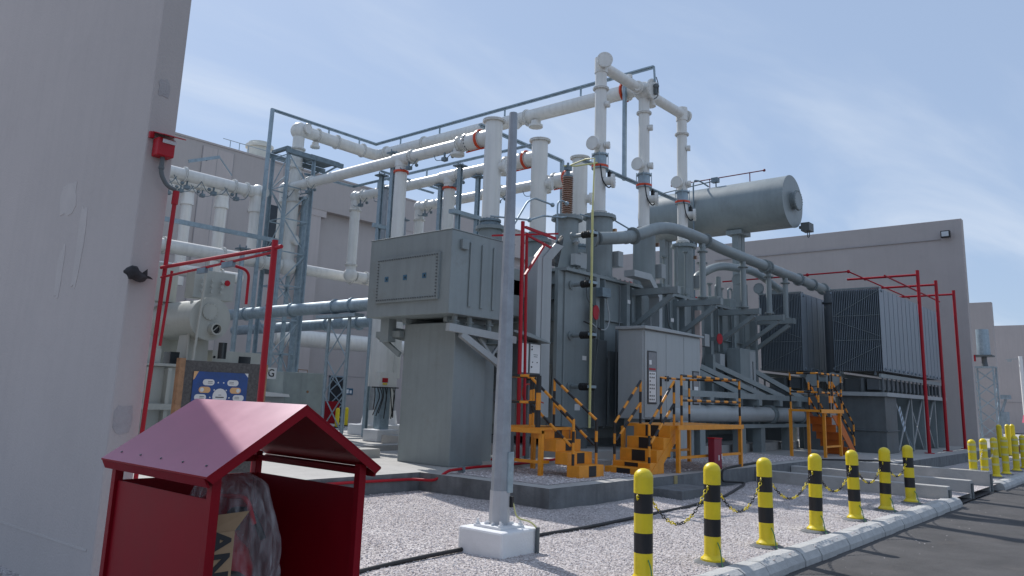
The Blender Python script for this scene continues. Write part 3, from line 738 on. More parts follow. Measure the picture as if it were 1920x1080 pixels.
# porcelain neutral bushing
m = MB(); prof = [(0, .13), (.04, .13)]; h = 6.06; z = .04
while z < 1.0:
    prof += [(z, .095), (z + .012, .14), (z + .03, .135), (z + .05, .095)]; z += .055
m.lathe((15.02, 11.2, 6.03), Z, prof, 24); m.build('bushing', 'brown', tr)
m = MB(); m.lathe((15.02, 11.2, 7.0), Z, [(0, .11), (.03, .13), (.08, .13), (.08, .06), (.2, .05), (.2, .0)], 18)
m.tube([(15.02, 11.2, 7.18), (15.02, 11.2, 7.42)], .03, 8); m.box(14.92, 11.15, 7.22, 15.12, 11.25, 7.34); m.build('bushing_terminal', 'galv_dark', tr)
m = MB(); m.tube([(14.85, 11.2, 7.30), (15.3, 11.15, 7.40), (15.95, 10.95, 7.62)], .02, 8); m.build('busbar_link', 'fibre', tr)
# post insulators carrying the earthing rod
for i, z in enumerate((5.36, 4.20, 3.03, 1.88)):
    m = MB(); m.tube([(14.43, 10.52, z), (14.43, 10.30, z)], .05, 12); m.flange((14.43, 10.58, z), (0, 1, 0), .1, .03)
    holder = m.build('insulator_bracket', 'steel', tr)
    pr_ = [(0, .055)]
    zz = .0
    m = MB(); a = V3((14.43, 10.30, z)); d = V3((0, -1, 0)); prof = []
    for k in range(7): prof += [(k * .055, .062), (k * .055 + .01, .085), (k * .055 + .035, .085), (k * .055 + .05, .062)]
    m.lathe(a, d, prof + [(.39, .05), (.39, 0)], 18); m.build('post_insulator', 'rubber', holder)
m = MB(); m.tube([(14.22, 9.88, 1.0), (14.22, 9.88, 5.86)], .028, 10); m.tube([(14.22, 9.88, 5.86), (14.3, 9.9, 7.12), (14.5, 10.3, 7.22), (15.0, 11.1, 7.34)], .018, 8)
m.build('earth_rod', 'fibre', tr)
m = MB(); 
for z in (1.88, 3.03, 4.2, 5.36): m.box(14.19, 9.88, z - .03, 14.46, 9.93, z + .03)
m.build('rod_clamp', 'galv', tr)
# red disc (valve tag) and gauge
m = MB(); m.lathe((15.1, 10.36, 3.62), (0, -1, 0), [(0, 0), (0, .13), (.02, .13), (.02, 0)], 20); 
for v in m.v: v.z = 3.62 + (v.z - 3.62) * 1.35
m.build('gauge_cover', 'red', tr)
m = MB(); m.box(15.15, 10.2, 4.0, 15.5, 10.40, 4.22); m.build('relay_box', 'galv_dark', tr, bevel=.01)
m = MB(); m.tube(fillet([(15.45, 10.3, 4.0), (15.55, 10.25, 3.5), (15.4, 10.25, 3.22), (15.05, 10.25, 3.22), (14.9, 10.4, 3.4)], .15), .015, 7); m.build('signal_cable', 'steel_pale', tr)
m = MB(); m.tube([(14.9, 10.56, 3.4), (15.0, 10.35, 3.3), (15.1, 10.2, 3.22)], .02, 6); m.build('signal_cable', 'rubber', tr)
# big brackets that carry the oil pipe
for (x, z) in ((16.95, 4.32), (19.3, 4.30), (21.8, 4.30), (23.6, 4.30), (24.5, 4.27)):
    m = MB(); m.beam((x, TY0 - .002, z), (x, 9.2, z), .14, .16); m.box(x - .075, 9.17, z - .09, x + .075, 9.199, z + .09)
    m.beam((x, TY0 - .002, z - .95), (x, 9.35, z - .12), .10, .12); m.box(x - .06, TY0 - .12, z - 1.15, x + .06, TY0 - .003, z + .12)
    for dz in (-.05, -.95): m.tube([(x - .03, 10.47, z + dz), (x - .03, 10.44, z + dz)], .018, 6)
    m.build('bracket', 'steel', tr)
# raking braces low down, ending above the low pipe
for (x0, x1) in ((19.4, 22.0), (20.9, 23.4), (23.4, 25.0), (18.6, 20.6)):
    m = MB(); m.beam((x0, 10.3, 2.75), (x1, 9.2, 1.86), .13, .14); m.box(x0 - .08, 10.2, 2.45, x0 + .08, 10.45, 3.0); m.build('raking_brace', 'steel', tr)
m = MB(); m.beam((17.0, 9.2, 1.84), (25.2, 9.2, 1.84), .12, .15); m.box(25.2, 9.12, 1.75, 25.23, 9.28, 1.93)
for x in (18.5, 20, 21.5, 23, 24.5): m.box(x - .1, 9.1, 1.6, x + .1, 9.3, 1.765)
m.build('ledger_beam', 'steel', tr)
# gooseneck cable ducts beside the tank
def duct_c(x, y, zt, zb, dx):
    m = MB()
    m.box(x, y, zb, x + .30, y + .10, zt)
    m.prism([(x, zt), (x + .3, zt), (x + .3 + dx, zt + .28), (x + dx, zt + .28)], 'y', y, y + .10)
    m.prism([(x + dx, zt + .281), (x + .3 + dx, zt + .281), (x + 1.0 + dx, zt + .281), (x + 1.0 + dx, zt + .14), (x + .3 + dx, zt + .14)], 'y', y, y + .1)
    return m
m = MB(); m.box(12.86, 10.35, 2.0, 13.02, 10.62, 4.62); m.box(13.021, 10.33, 1.2, 13.33, 10.36, 4.6); 
m.prism([(12.86, 4.62), (13.33, 4.62), (13.6, 4.88), (13.35, 4.94), (13.1, 4.86)], 'y', 10.37, 10.47)
m.prism([(13.021, 4.601), (13.33, 4.601), (13.75, 4.98), (13.45, 5.0)], 'y', 10.328, 10.358)
m.build('cable_duct', 'steel_pale', tr)
m = MB(); m.prism([(16.2, 4.78), (17.0, 4.78), (17.55, 4.3), (17.55, 2.6), (17.4, 2.6), (17.4, 4.22), (16.94, 4.62), (16.2, 4.62)], 'y', 9.98, 10.28)
m.build('cable_duct', 'steel_pale', tr)
# small control pipework on top of the cover
m = MB()
for pts in ([(13.2, 10.9, 5.55), (13.7, 10.9, 5.75), (14.4, 10.9, 5.85), (14.75, 11, 5.95)], [(12.5, 10.9, 5.1), (13.1, 10.9, 5.95), (13.35, 10.9, 6.1), (14.1, 10.95, 6.1)],
            [(14.3, 10.95, 4.6), (14.3, 10.95, 6.2), (14.45, 10.95, 6.3), (14.8, 11.05, 6.3)], [(11.9, 10.9, 5.38), (13.2, 10.9, 5.55)],
            [(15.3, 11.0, 6.12), (16.0, 11.0, 6.15)], [(16.6, 10.8, 6.18), (17.2, 10.8, 6.1), (17.6, 10.8, 6.05)], [(17.3, 10.8, 6.1), (17.0, 10.8, 5.85)]):
    m.tube(fillet(pts, .1, 3), .022, 7)
for c in ((13.2, 10.9, 5.55), (14.1, 10.95, 6.1), (12.5, 10.9, 5.1), (14.8, 11.05, 6.3), (17.6, 10.8, 6.05)): ball(m, c, .055)
m.build('breather_pipe', 'galv', tr)
# vertical riser pipes at the cover
m = MB()
for (x, y, z0, z1, r) in ((19.7, 10.75, 4.57, 6.05, .06), (20.0, 10.6, 4.57, 5.9, .04), (18.95, 10.7, 4.57, 5.6, .05), (21.4, 10.8, 4.57, 5.8, .09), (22.3, 11, 4.57, 5.3, .05), (23.1, 11, 4.57, 5.25, .05)):
    m.tube([(x, y, z0), (x, y, z1)], r, 10); m.flange((x, y, z1), Z, r * 1.9, .04); m.flange((x, y, z0 + .1), Z, r * 1.9, .04)
m.tube(fillet([(22.5, 10.9, 4.6), (22.5, 10.9, 5.3), (22.8, 10.9, 5.3), (22.8, 10.9, 4.6)], .15), .035, 8)
m.tube(fillet([(23.4, 10.9, 4.6), (23.4, 10.9, 5.3), (23.7, 10.9, 5.3), (23.7, 10.9, 4.6)], .15), .035, 8)
m.build('riser_pipe', 'steel', tr)
m = MB()
for x in (19.0, 20.2, 21.5, 22.4, 23.3, 24.0): m.box(x - .2, 10.7, 4.571, x + .25, 11.2, 4.571 + rng.uniform(.12, .4))
for x in (15.5, 17.3, 19.4): m.box(x - .15, 12.2, 4.571, x + .3, 12.8, 4.9)
m.build('cover_fitting', 'steel', tr, bevel=.01)
m = MB(); 
for (x, z) in ((13.75, 4.05), (13.3, 4.3)): m.box(x - .5, 11.0, z - .5, x + .44, 12.2, z + .1)
m.box(11.72, 11.0, 3.35, 13.2, 12.3, 4.15)
m.build('throat_duct', 'steel', tr, bevel=.01)
m = MB()
for i in range(7): m.tube(fillet([(13.9 + .04 * i, 10.8, 4.6), (13.9 + .04 * i, 10.75 - .02 * i, 5.0 + .05 * i), (14.4, 10.9, 5.4)], .2, 4), .012, 6)
m.build('wire_bundle', 'rubber', tr)

m = MB()
for (x, z, w, h) in ((15.0, 2.5, .16, .1), (16.6, 4.0, .12, .09), (14.75, 1.35, .2, .14), (18.8, 3.75, .15, .1)): m.box(x - w / 2, 10.592 if x < 15.2 else 10.38, z, x + w / 2, 10.599 if x < 15.2 else 10.397, z + h)
m.build('name_plate', 'plate', tr)
m = MB()
for k, pts in enumerate(([(14.95, 10.55, 4.45), (14.95, 10.5, 3.9), (15.2, 10.35, 3.7), (15.2, 10.35, 2.9), (15.0, 10.45, 1.3)], [(16.1, 10.34, 4.4), (16.1, 10.34, 3.4), (15.9, 10.3, 3.3), (15.9, 10.3, 1.2)], [(17.6, 10.36, 4.4), (17.6, 10.36, 3.3)],
    [(19.9, 10.36, 4.3), (19.9, 10.36, 2.2), (20.3, 10.3, 1.9)], [(14.1, 10.75, 4.4), (14.05, 10.75, 2.6), (14.0, 10.9, 1.0)], [(18.45, 10.36, 4.45), (18.45, 10.3, 3.6), (18.9, 10.3, 3.4), (18.9, 10.3, 2.6)], [(21.5, 10.36, 4.4), (21.5, 10.36, 3.1)], [(22.4, 10.36, 4.4), (22.4, 10.33, 3.3), (22.2, 10.3, 3.2)])):
    m.tube(fillet(pts, .12, 4), .016 + .006 * (k % 2), 7)
m.build('conduit_run', 'steel_dark', tr)
m = MB()
for (x, z, w, h) in ((19.05, 2.9, .35, .45), (20.35, 3.2, .28, .35), (17.35, 3.45, .25, .3), (21.3, 2.55, .3, .5)): m.box(x, 10.2, z, x + w, 10.395, z + h)
m.build('terminal_box', 'steel_pale', tr, bevel=.01)

# oil pipe sweeping along the brackets to the coolers
op = thing('oil_pipe', 'thick grey oil pipe arching over the brackets from the turret to the coolers', 'pipe', (20, 9.75, 5.9))
path = fillet([V3((14.95, 10.2, 5.36)), V3((15.9, 9.9, 5.52)), V3((17.3, 9.8, 6.08)), V3((19.0, 9.75, 6.10)), V3((20.4, 9.7, 5.98)), V3((28.6, 9.5, 5.78))], 1.2, 7)
m = MB(); m.tube(path, .155, 24); pipe = m.build('pipe', 'steel', op)
m = MB()
for x, y, z in ((16.0, 9.9, 5.58), (19.5, 9.73, 6.05), (23.3, 9.63, 5.9), (23.55, 9.625, 5.9), (26.0, 9.565, 5.84), (27.2, 9.54, 5.81), (28.2, 9.51, 5.79)):
    d = V3((1, -.02, -.02)) if x > 17 else V3((1, -.1, .35)); m.flange((x, y, z), d, .215, .035, bolts=14, bs=.016)
m.build('pipe_flange', ['steel', 'steel_dark'], op)
m = MB()
for x, z0 in ((19.3, 4.39), (21.8, 4.39), (23.6, 4.39), (24.9, 4.36)):
    yy = 9.72 - (x - 19.3) * .022; zt = 5.93 - (x - 19.3) * .025
    m.tube([(x, yy, z0), (x, yy, zt)], .085, 14); m.flange((x, yy, z0 + .05), Z, .15, .03, bolts=8, bs=.012); m.flange((x, yy, zt - .22), Z, .15, .03, bolts=8, bs=.012)
    m.box(x - .12, yy - .05, zt - .1, x + .12, yy + .05, zt - .05)
m.build('support_leg', 'steel', op)
m = MB(); m.tube(fillet([(17.9, 9.55, 6.3), (17.9, 9.55, 4.0)], .1), .0, 4) if 0 else None
ball(m, (15.75, 9.95, 5.50), .17); m.lathe((15.0, 10.28, 5.37), (-.8, .5, -.1), [(0, .155), (.05, .2), (.09, .2), (.09, 0)], 20); m.build('end_cap', 'steel', op)
op2 = thing('oil_pipe', 'second grey oil pipe arching behind and below the first one', 'pipe', (24, 11, 5.6))
path = fillet([at(1302, 540, y=10.9), at(1306, 519, y=10.9), at(1345, 497, y=10.9), at(1415, 508, y=10.85), V3((29.0, 10.6, 5.3))], .8, 7)
m = MB(); m.tube(path, .13, 20); m.build('pipe', 'steel', op2)
m = MB()
for x, z in ((23.9, 5.65), (25.6, 5.56), (26.8, 5.47)): m.flange((x, 10.8, z), (1, -.04, -.07), .19, .035, bolts=12, bs=.015)
m.build('pipe_flange', ['steel', 'steel_dark'], op2)
m = MB()
for x in (22.6, 24.6, 25.9): m.tube([(x, 10.85, 4.0), (x, 10.85, 5.55)], .08, 12)
m.build('support_leg', 'steel', op2)
# low return pipe
lp = thing('return_pipe', 'fat pale grey pipe lying low behind the orange platform on short legs', 'pipe', (21, 9.3, 1.35))
m = MB(); m.tube([(16.6, 9.35, 1.36), (25.0, 9.35, 1.34)], .215, 26); m.tube(fillet([(24.9, 9.35, 1.34), (26.2, 9.35, 1.34), (26.6, 9.3, 2.2)], .4), .19, 20); m.build('pipe', 'steel_pale', lp)
m = MB()
for x in (22.6, 22.75, 25.0): m.flange((x, 9.35, 1.345), (1, 0, 0), .28, .035, bolts=16, bs=.016)
m.build('pipe_flange', ['steel', 'steel_dark'], lp)
m = MB(); m.box(17.5, 9.2, .98, 25.5, 9.5, 1.08)
for x in (18.2, 20.6, 21.9, 24.0): m.box(x - .14, 9.22, .3, x + .14, 9.48, .98)
m.build('support_frame', 'steel', lp)
m = MB(); m.lathe((25.8, 9.1, 1.35), (0, -1, 0), [(0, .2), (.1, .2), (.1, .0)], 20); m.build('flange_cover', 'steel_pale', lp)

# tall grey cooler control cabinet beyond the big one
t = thing('fan_cabinet', 'narrow tall grey cabinet with a vertical louvre between tank and coolers', 'cabinet', (22.4, 9.9, .3))
m = MB(); m.box(21.9, 9.85, 1.9, 23.0, 10.28, 3.25); m.build('cabinet', 'steel', t, bevel=.012)
m = MB(); m.box(22.55, 9.842, 2.0, 22.95, 9.849, 3.2); m.build('door', 'steel_pale', t)
m = MB(); m.box(22.72, 9.835, 2.0, 22.76, 9.8415, 2.9); m.build('louvre', 'black', t)
m = MB(); m.box(22.0, 9.9, .3, 22.1, 10.1, 1.9); m.box(22.8, 9.9, .3, 22.9, 10.1, 1.9); m.build('leg', 'steel', t)
t = thing('label_disc', 'red disc hanging on the tank ribs left of the narrow cabinet', 'sign', (21.0, 9.97, 3.5)); 
m = MB(); m.lathe((20.95, 10.05, 3.45), (-.3, -1, 0), [(0, 0), (0, .12), (.015, .12), (.015, 0)], 18); 
for v in m.v: v.z = 3.45 + (v.z - 3.45) * 1.3
m.build('disc', 'red', t)
m = MB(); m.box(20.93, 10.06, 3.40, 20.97, 10.42, 3.5); m.build('stem', 'steel', t)

# ================================================================== BIG CONTROL CABINET
cx0, cx1, cy0, cy1, cz0, cz1 = 15.3, 18.05, 9.2, 9.86, 1.21, 3.22
t = thing('control_cabinet', 'wide pale grey control cabinet with three doors and two glazed slots', 'cabinet', (16.7, 9.5, .3))
m = MB(); m.box(cx0, cy0, cz0, cx1, cy1, cz1); m.build('body', 'steel_pale', t, bevel=.015)
m = MB(); m.prism([(cx0 - .06, cz1 + .001), (cx1 + .06, cz1 + .001), (cx1 + .06, cz1 + .05), (cx0 + .5, cz1 + .09), (cx0 - .06, cz1 + .07)], 'y', cy0 - .1, cy1 + .05); m.build('rain_hood', 'steel_pale', t, bevel=.01)
ed = [cx0 + .04, cx0 + 1.0, cx0 + 1.86, cx1 - .04]
for i in range(3):
    m = MB(); m.box(ed[i] + .008, cy0 - .03, cz0 + .04, ed[i + 1] - .008, cy0 - .001, cz1 - .04); d = m.build('door', 'steel_pale', t, bevel=.006)
    if i in (0, 2):
        xa = ed[i] + (.10 if i == 0 else .42); zb, zt = (1.55, 2.74) if i == 0 else (1.56, 2.38); w = .40 if i == 0 else .34
        m = MB(); m.box(xa, cy0 - .045, zb, xa + w, cy0 - .031, zt); f = m.build('window_frame', 'black', d, bevel=.01)
        m = MB(); m.box(xa + .03, cy0 - .049, zb + .03, xa + w - .03, cy0 - .0455, zt - .03); m.build('window_pane', mat('cabinet_glass', (.16, .16, .175), .12), d)
        m = MB()
        if i == 0:
            m.box(xa + .045, cy0 - .0515, zb + .05, xa + w - .05, cy0 - .0495, zb + .72, 0)
            for r_ in range(8):
                for c_ in range(3):
                    if r_ in (2, 5) and c_ > 0: continue
                    m.lathe((xa + .09 + c_ * .085, cy0 - .0516, zb + .10 + r_ * .082), (0, -1, 0), [(0, .02), (.006, .02), (.006, 0)], 8, 1)
            m.box(xa + .06, cy0 - .0515, zb + .88, xa + .16, cy0 - .0495, zb + .98, 0); m.box(xa + .05, cy0 - .0515, zb + .76, xa + w - .06, cy0 - .0497, zb + .80, 2)
        else:
            m.box(xa + .06, cy0 - .0515, zb + .3, xa + w - .07, cy0 - .0495, zb + .44, 0)
        m.build('control_panel', ['plate', 'ink', 'red'], d)
m = MB()
for x in (ed[1] - .05, ed[1] + .06, ed[2] + .0): 
    if x < ed[2]: m.box(x - .018, cy0 - .065, 2.08, x + .018, cy0 - .031, 2.2)
m.build('handle', 'black', t, bevel=.005)
m = MB()
for x in (cx0 + .12, cx1 - .3, cx0 + 1.4): m.box(x, cy0 + .1, .3, x + .14, cy1 - .1, cz0 - .001)
m.build('leg', 'steel', t)
m = MB(); m.box(17.0, 9.24, .31, 17.5, 9.3, 1.2); m.build('cable_cover', 'steel_pale', t)
m = MB(); 
for i in range(6): m.tube(fillet([(15.5 + .07 * i, 9.5, 1.2), (15.5 + .07 * i, 9.48, .9), (15.3 + .02 * i, 9.6, .45), (14.8 + .05 * i, 9.8, .36)], .15, 4), .016, 6)
m.build('cable', 'rubber', t)
# pink duct bend beside the cabinet
m = MB(); m.prism([(18.35, 2.72), (19.25, 2.72), (19.35, 2.95), (19.35, 4.1), (19.45, 4.1), (19.47, 2.85), (19.3, 2.42), (18.35, 2.42)], 'y', 9.85, 10.0); tag(m.build('cable_tray', mat('pinkish_tray', (.50, .40, .36), .5), loc=(19, 9.9, 2.5)), 'pale pinkish cable tray bending down beside the wide control cabinet', 'cable tray')
m = MB(); m.prism([(18.3, 2.8), (18.9, 2.8), (19.0, 2.9), (19.0, 3.3), (19.3, 3.3)][:3] + [(18.6, 2.95)], 'y', 9.5, 9.7)

# local panel boxes under a slanted hood
t = thing('marshalling_box', 'pair of small white faced panel boxes under a grey hood beside the red pipes', 'panel box', (12.5, 10.2, 2.3))
m = MB(); m.box(12.14, 10.2, 2.03, 12.46, 10.38, 2.72); m.box(12.47, 10.2, 2.03, 12.85, 10.38, 2.72); m.build('housing', 'steel_dark', t, bevel=.008)
m = MB(); m.box(12.17, 10.185, 2.1, 12.43, 10.199, 2.69); m.build('door', 'plate', t)
m = MB(); m.box(12.50, 10.185, 2.1, 12.82, 10.199, 2.69); d = m.build('door', 'plate', t)
m = MB()
for (a, b, r_) in ((12.54, 2.64, .014), (12.54, 2.58, .018), (12.57, 2.32, .012), (12.72, 2.32, .012), (12.54, 2.22, .018)): m.lathe((a, 10.184, b), (0, -1, 0), [(0, r_), (.01, r_), (.01, 0)], 8)
m.box(12.60, 10.183, 2.47, 12.74, 10.1845, 2.48); m.box(12.61, 10.183, 2.43, 12.73, 10.1845, 2.44); m.build('knob', 'ink', d)
m = MB(); m.prism([(11.8, 2.92), (12.3, 2.90), (13.0, 2.75), (13.0, 2.73), (11.8, 2.88)], 'y', 10.05, 10.45); m.build('hood', 'steel', t)
m = MB(); m.box(12.2, 10.39, .3, 12.3, 10.45, 2.8); m.box(12.7, 10.39, .3, 12.8, 10.45, 2.8); m.build('stand', 'steel_dark', t)
m = MB()
for i in range(8): m.tube([(12.52 + .04 * i, 10.28, 2.03), (12.52 + .04 * i, 10.28, 1.95)], .014, 6)
m.build('cable_gland', 'rubber', t)
m = MB()
for k in range(2): m.tube([(12.35 + .18 * math.cos(a) * (1 - k * .2), 10.1, 1.70 + .17 * math.sin(a)) for a in [i * .35 for i in range(17)]], .013, 6)
m.tube([(12.45, 10.1, 1.6), (12.8, 10.05, 1.5)], .013, 6); tag(m.build('hose_loop', mat('red_hose', (.45, .05, .03), .6), loc=(12.35, 10.1, 1.7)), 'coiled red hose hanging under the white faced panel boxes', 'hose')

# ================================================================== CABLE BOX ON ITS COLUMN
t = thing('cable_box', 'big boxy grey cable chamber with a bolted cover plate on a wide column', 'cable box', (10.9, 11.2, .3))
bx0, bx1, by0, by1, bz0, bz1 = 9.9, 11.7, 10.02, 12.35, 3.06, 4.62
m = MB(); m.box(bx0, by0, bz0, bx1, by1, bz1); m.box(bx0 - .012, by0 - .012, bz1 + .001, bx1 + .012, by1 + .012, bz1 + .02); m.build('chamber', 'steel', t, bevel=.02)
m = MB()
for x in (10.42, 10.75, 11.08, 11.41): m.box(x - .035, by0 - .032, bz0 + .16, x + .035, by0 - .001, bz1 - .16)
m.build('rib', 'steel', t, bevel=.02)
m = MB(); m.box(10.12, by0 - .07, 4.28, 10.30, by0 - .001, 4.47); m.build('terminal_box', 'steel', t, bevel=.01)
m = MB(); m.box(bx0 - .05, 10.28, 3.33, bx0 - .001, 12.05, 4.22)
for i in range(26):
    y = 10.33 + (12.0 - 10.33) * i / 25
    for z in (3.38, 4.17): m.tube([(bx0 - .05, y, z), (bx0 - .075, y, z)], .013, 6, 1)
for i in range(1, 13):
    z = 3.38 + .79 * i / 13
    for y in (10.33, 12.0): m.tube([(bx0 - .05, y, z), (bx0 - .075, y, z)], .013, 6, 1)
cov = m.build('cover_plate', ['steel', 'steel_dark'], t)
for y in (10.66, 11.20, 11.74):
    m = MB(); m.box(bx0 - .058, y - .05, 3.74, bx0 - .051, y + .05, 3.84); w = m.build('window', 'blue_tag', cov)
    m = MB(); m.box(bx0 - .06, y - .03, 3.765, bx0 - .0585, y + .005, 3.81); m.build('sticker', 'glass', w)
m = MB(); m.box(10.42, 10.33, .3, 11.3, 11.76, 2.96); m.box(11.32, 10.5, .3, 11.75, 11.7, 2.6); m.build('column', 'steel', t, bevel=.015)
m = MB(); m.box(11.301, 10.36, .35, 11.319, 11.7, 2.7); m.build('column_seam', 'steel_dark', t)
m = MB()
for y in (10.5, 11.65): m.box(10.3, y - .05, 2.961, 11.6, y + .05, 3.059)
m.box(10.2, 12.0, 2.6, 10.4, 12.25, 3.06); m.prism([(11.7, 2.60), (12.5, 2.75), (12.5, 2.95), (11.7, 2.85)], 'x', 10.5, 10.6); m.build('cross_beam', 'steel', t)
m = MB()
for x in (10.25, 10.65, 11.2): m.tube([(x, 10.2, 2.75), (x, 10.2, 3.06)], .055, 10); m.flange((x, 10.2, 2.95), Z, .09, .02)
m.build('cable_gland', 'steel', t)
m = MB(); m.beam((10.0, 10.12, 2.82), (11.9, 10.12, 2.72), .10, .14); m.beam((10.35, 10.12, 2.72), (11.65, 10.12, 2.12), .09, .12)
m.beam((11.0, 10.25, 2.7), (11.5, 10.25, 2.25), .05, .05); m.beam((11.7, 10.25, 2.75), (11.3, 10.25, 2.3), .05, .05); m.build('bracket', 'steel_pale', t)
m = MB(); m.beam((10.36, 11.8, 2.35), (10.36, 12.5, 2.75), .06, .1); m.box(10.3, 11.77, 2.7, 10.42, 12.5, 2.82); m.build('side_bracket', 'steel', t)
# equipment in the dark gap behind the column
t = thing('drain_valve', 'dark valve and tall thin handle standing between the wide column and the pole', 'valve', (12.2, 11.0, .3))
m = MB(); m.tube([(12.45, 11.0, .32), (12.35, 11.0, 1.5)], .018, 7); m.build('handle', 'steel_dark', t)
m = MB(); m.box(12.1, 10.9, 1.5, 12.7, 11.2, 1.7); ball(m, (12.35, 11.0, 1.95), .13); m.lathe((12.35, 10.8, 1.95), (0, 1, 0), [(0, 0), (0, .08), (.3, .08), (.3, 0)], 12); m.tube([(12.35, 11, 1.6), (12.35, 11, 2.5)], .05, 8); m.build('valve_body', 'steel_dark', t)
m = MB(); m.lathe((12.42, 11.0, .3), Z, [(0, .1), (.03, .1), (.05, .02), (.05, 0)], 12); m.build('foot', 'red', t)
# red and white post wrapped against the column
t = thing('delineator_post', 'dark red and white banded post standing against the grey column', 'post', (11.75, 10.95, .3))
m = MB(); 
for a, b, c in ((.02, .50, 0), (.50, .70, 1), (.70, 1.0, 0)): m.lathe((11.72, 10.9, .3), Z, [(a, .075), (b, .07)], 16, c)
m.lathe((11.72, 10.9, .3), Z, [(1.0, .07), (1.0, .03), (1.04, .03), (1.04, 0)], 16, 0)
m.build('post', [mat('dull_red_post', (.16, .012, .02), .5), 'plate'], t)
m = MB(); m.box(11.58, 10.76, .3, 12.0, 11.02, .34); ball(m, (11.85, 10.82, .34), .06, 0); m.build('rubber_foot', 'rubber', t)

# ================================================================== ORANGE STAIRS AND PLATFORMS
def rail(m, pts, start=0): m.stripes(pts, .025, .20, 10, (0, 1), start)
# left stair: rises toward +Y
t = thing('access_stair', 'orange and black striped stair with platform left of the tank, beside the red pipes', 'stairs', (11.2, 8.4, .3), 'orange and black access stairs')
SX0, SX1, Y0 = 10.95, 11.68, 7.8
m = MB()
for k in range(4):
    y = Y0 + .25 * k; z = .3 + .2 * k
    m.box(SX0, y, z if k else .3, SX1, y + .262, z + .2)
for k in range(1, 4):
    y = Y0 + .25 * k
st = m.build('step', 'orange', t, bevel=.004)
m = MB()
for k in range(4):
    y = Y0 + .25 * k; z = .3 + .2 * k; w = SX1 - SX0
    m.box(SX0 + w * .38, y - .003, z + .012, SX0 + w * .68, y - .0005, z + .19)
m.build('black_band', 'black', st)
m = MB(); m.box(10.72, 8.52, 1.05, 11.7, 9.42, 1.10)
for x in (10.70, 11.62): m.box(x, 8.42, .3, x + .07, 8.49, 1.05); m.box(x, 9.33, .3, x + .07, 9.4, 1.05)
m.box(10.68, 8.42, 1.0, 10.76, 9.42, 1.085); m.box(10.71, 8.5, .5, 10.76, 9.33, .55); m.box(10.77, 8.43, .5, 10.94, 8.48, .55)
m.build('platform', 'orange', t)
m = MB()
rail(m, [(10.76, 8.56, 1.1), (10.76, 8.56, 1.98), (10.76, 9.38, 1.98), (11.64, 9.38, 1.98), (11.64, 9.38, 1.1)], 1)
rail(m, [(10.76, 9.38, 1.1), (10.76, 9.38, 1.98)], 0); rail(m, [(10.76, 8.56, 1.52), (10.76, 9.38, 1.52), (11.64, 9.38, 1.52)], 1)
m.stripes([(10.76, 8.56, 1.1), (10.76, 8.56, 1.98)], .045, .3, 12, (1, 0), 0)
m.build('platform_rail', ['orange', 'black'], t)
for i, x in enumerate((SX0 + .02, SX1 - .02)):
    m = MB(); rail(m, [(x, 8.9, 1.1), (x, 8.9, 1.95), (x, 7.95, 1.25), (x, 7.95, .5)], i)
    rail(m, [(x, 8.9, 1.5), (x, 8.0, .82)], 1 - i); m.build('handrail', ['orange', 'black'], t)
# wide stair with platform in front of the cabinet: rises toward +X
t = thing('access_stair', 'wide orange and black striped stair leading up to the platform before the control cabinet', 'stairs', (14, 7.9, .3), 'orange and black access stairs')
m = MB(); lv = [.5, .72, .94, 1.17]; ys, ye = 7.5, 8.3; xs0 = 12.72
m.box(xs0 - .27, ys, .3, xs0 - .001, ye, .41)
for k in range(4):
    x = xs0 + .25 * k
    m.box(x, ys, .3 if k < 2 else lv[k] - .35, x + .262, ye, lv[k] + (0 if k < 3 else -.003))
m.prism([(12.7, .3), (13.0, .3), (13.75, .93), (13.75, 1.17), (12.7, .5)][:3] + [(13.75, 1.1)], 'y', ys - .012, ys - .002)
st = m.build('step', 'orange', t, bevel=.004)
m = MB()
for k in range(-1, 4):
    x = xs0 + .25 * k; z0 = (.3 if k < 1 else lv[k - 1]); z1 = .41 if k < 0 else lv[k]
    if k == 0: z0 = .41
    yy0, yy1 = ys + (ye - ys) * .31, ys + (ye - ys) * .67
    m.box((x if k >= 0 else x - .02) - .004, yy0, z0 + .01, (x if k >= 0 else x - .02) - .0005, yy1, z1 - .01)
m.build('black_band', 'black', st)
m = MB(); m.box(13.72, 7.36, 1.11, 16.36, 8.65, 1.17)
for x in (13.55, 16.3):
    for y in (7.36, 8.58): m.box(x, y, .3, x + .07, y + .07, 1.11)
m.box(13.5, 7.335, 1.09, 16.4, 7.359, 1.18)
for z in (.55, .85)[:1]: m.box(13.62, 7.37, z, 16.3, 7.42, z + .05); m.box(13.62, 8.59, z, 16.3, 8.64, z + .05)
m.box(15.0, 8.59, .3, 15.06, 8.64, 1.11)
m.build('platform', 'orange', t)
m = MB(); rail(m, [(13.72, 7.39, 1.17), (13.72, 7.39, 2.12), (16.33, 7.39, 2.12), (16.33, 7.39, 1.17)], 0); rail(m, [(13.72, 7.39, 1.65), (16.33, 7.39, 1.65)], 1)
rail(m, [(16.33, 7.39, 2.12), (16.33, 8.6, 2.12), (16.33, 8.6, 1.17)], 1); rail(m, [(16.33, 7.39, 1.65), (16.33, 8.6, 1.65)]); rail(m, [(15.05, 8.6, 1.17), (15.05, 8.6, 2.12), (16.33, 8.6, 2.12)], 1)
m.build('platform_rail', ['orange', 'black'], t)
for i, y in enumerate((7.53, 8.28)):
    m = MB(); rail(m, [(13.68, y, 1.17), (13.68, y, 2.0), (12.75, y, 1.18), (12.75, y, .42)], i); rail(m, [(13.65, y, 1.55), (12.8, y, .85)], 1 - i); m.build('handrail', ['orange', 'black'], t)
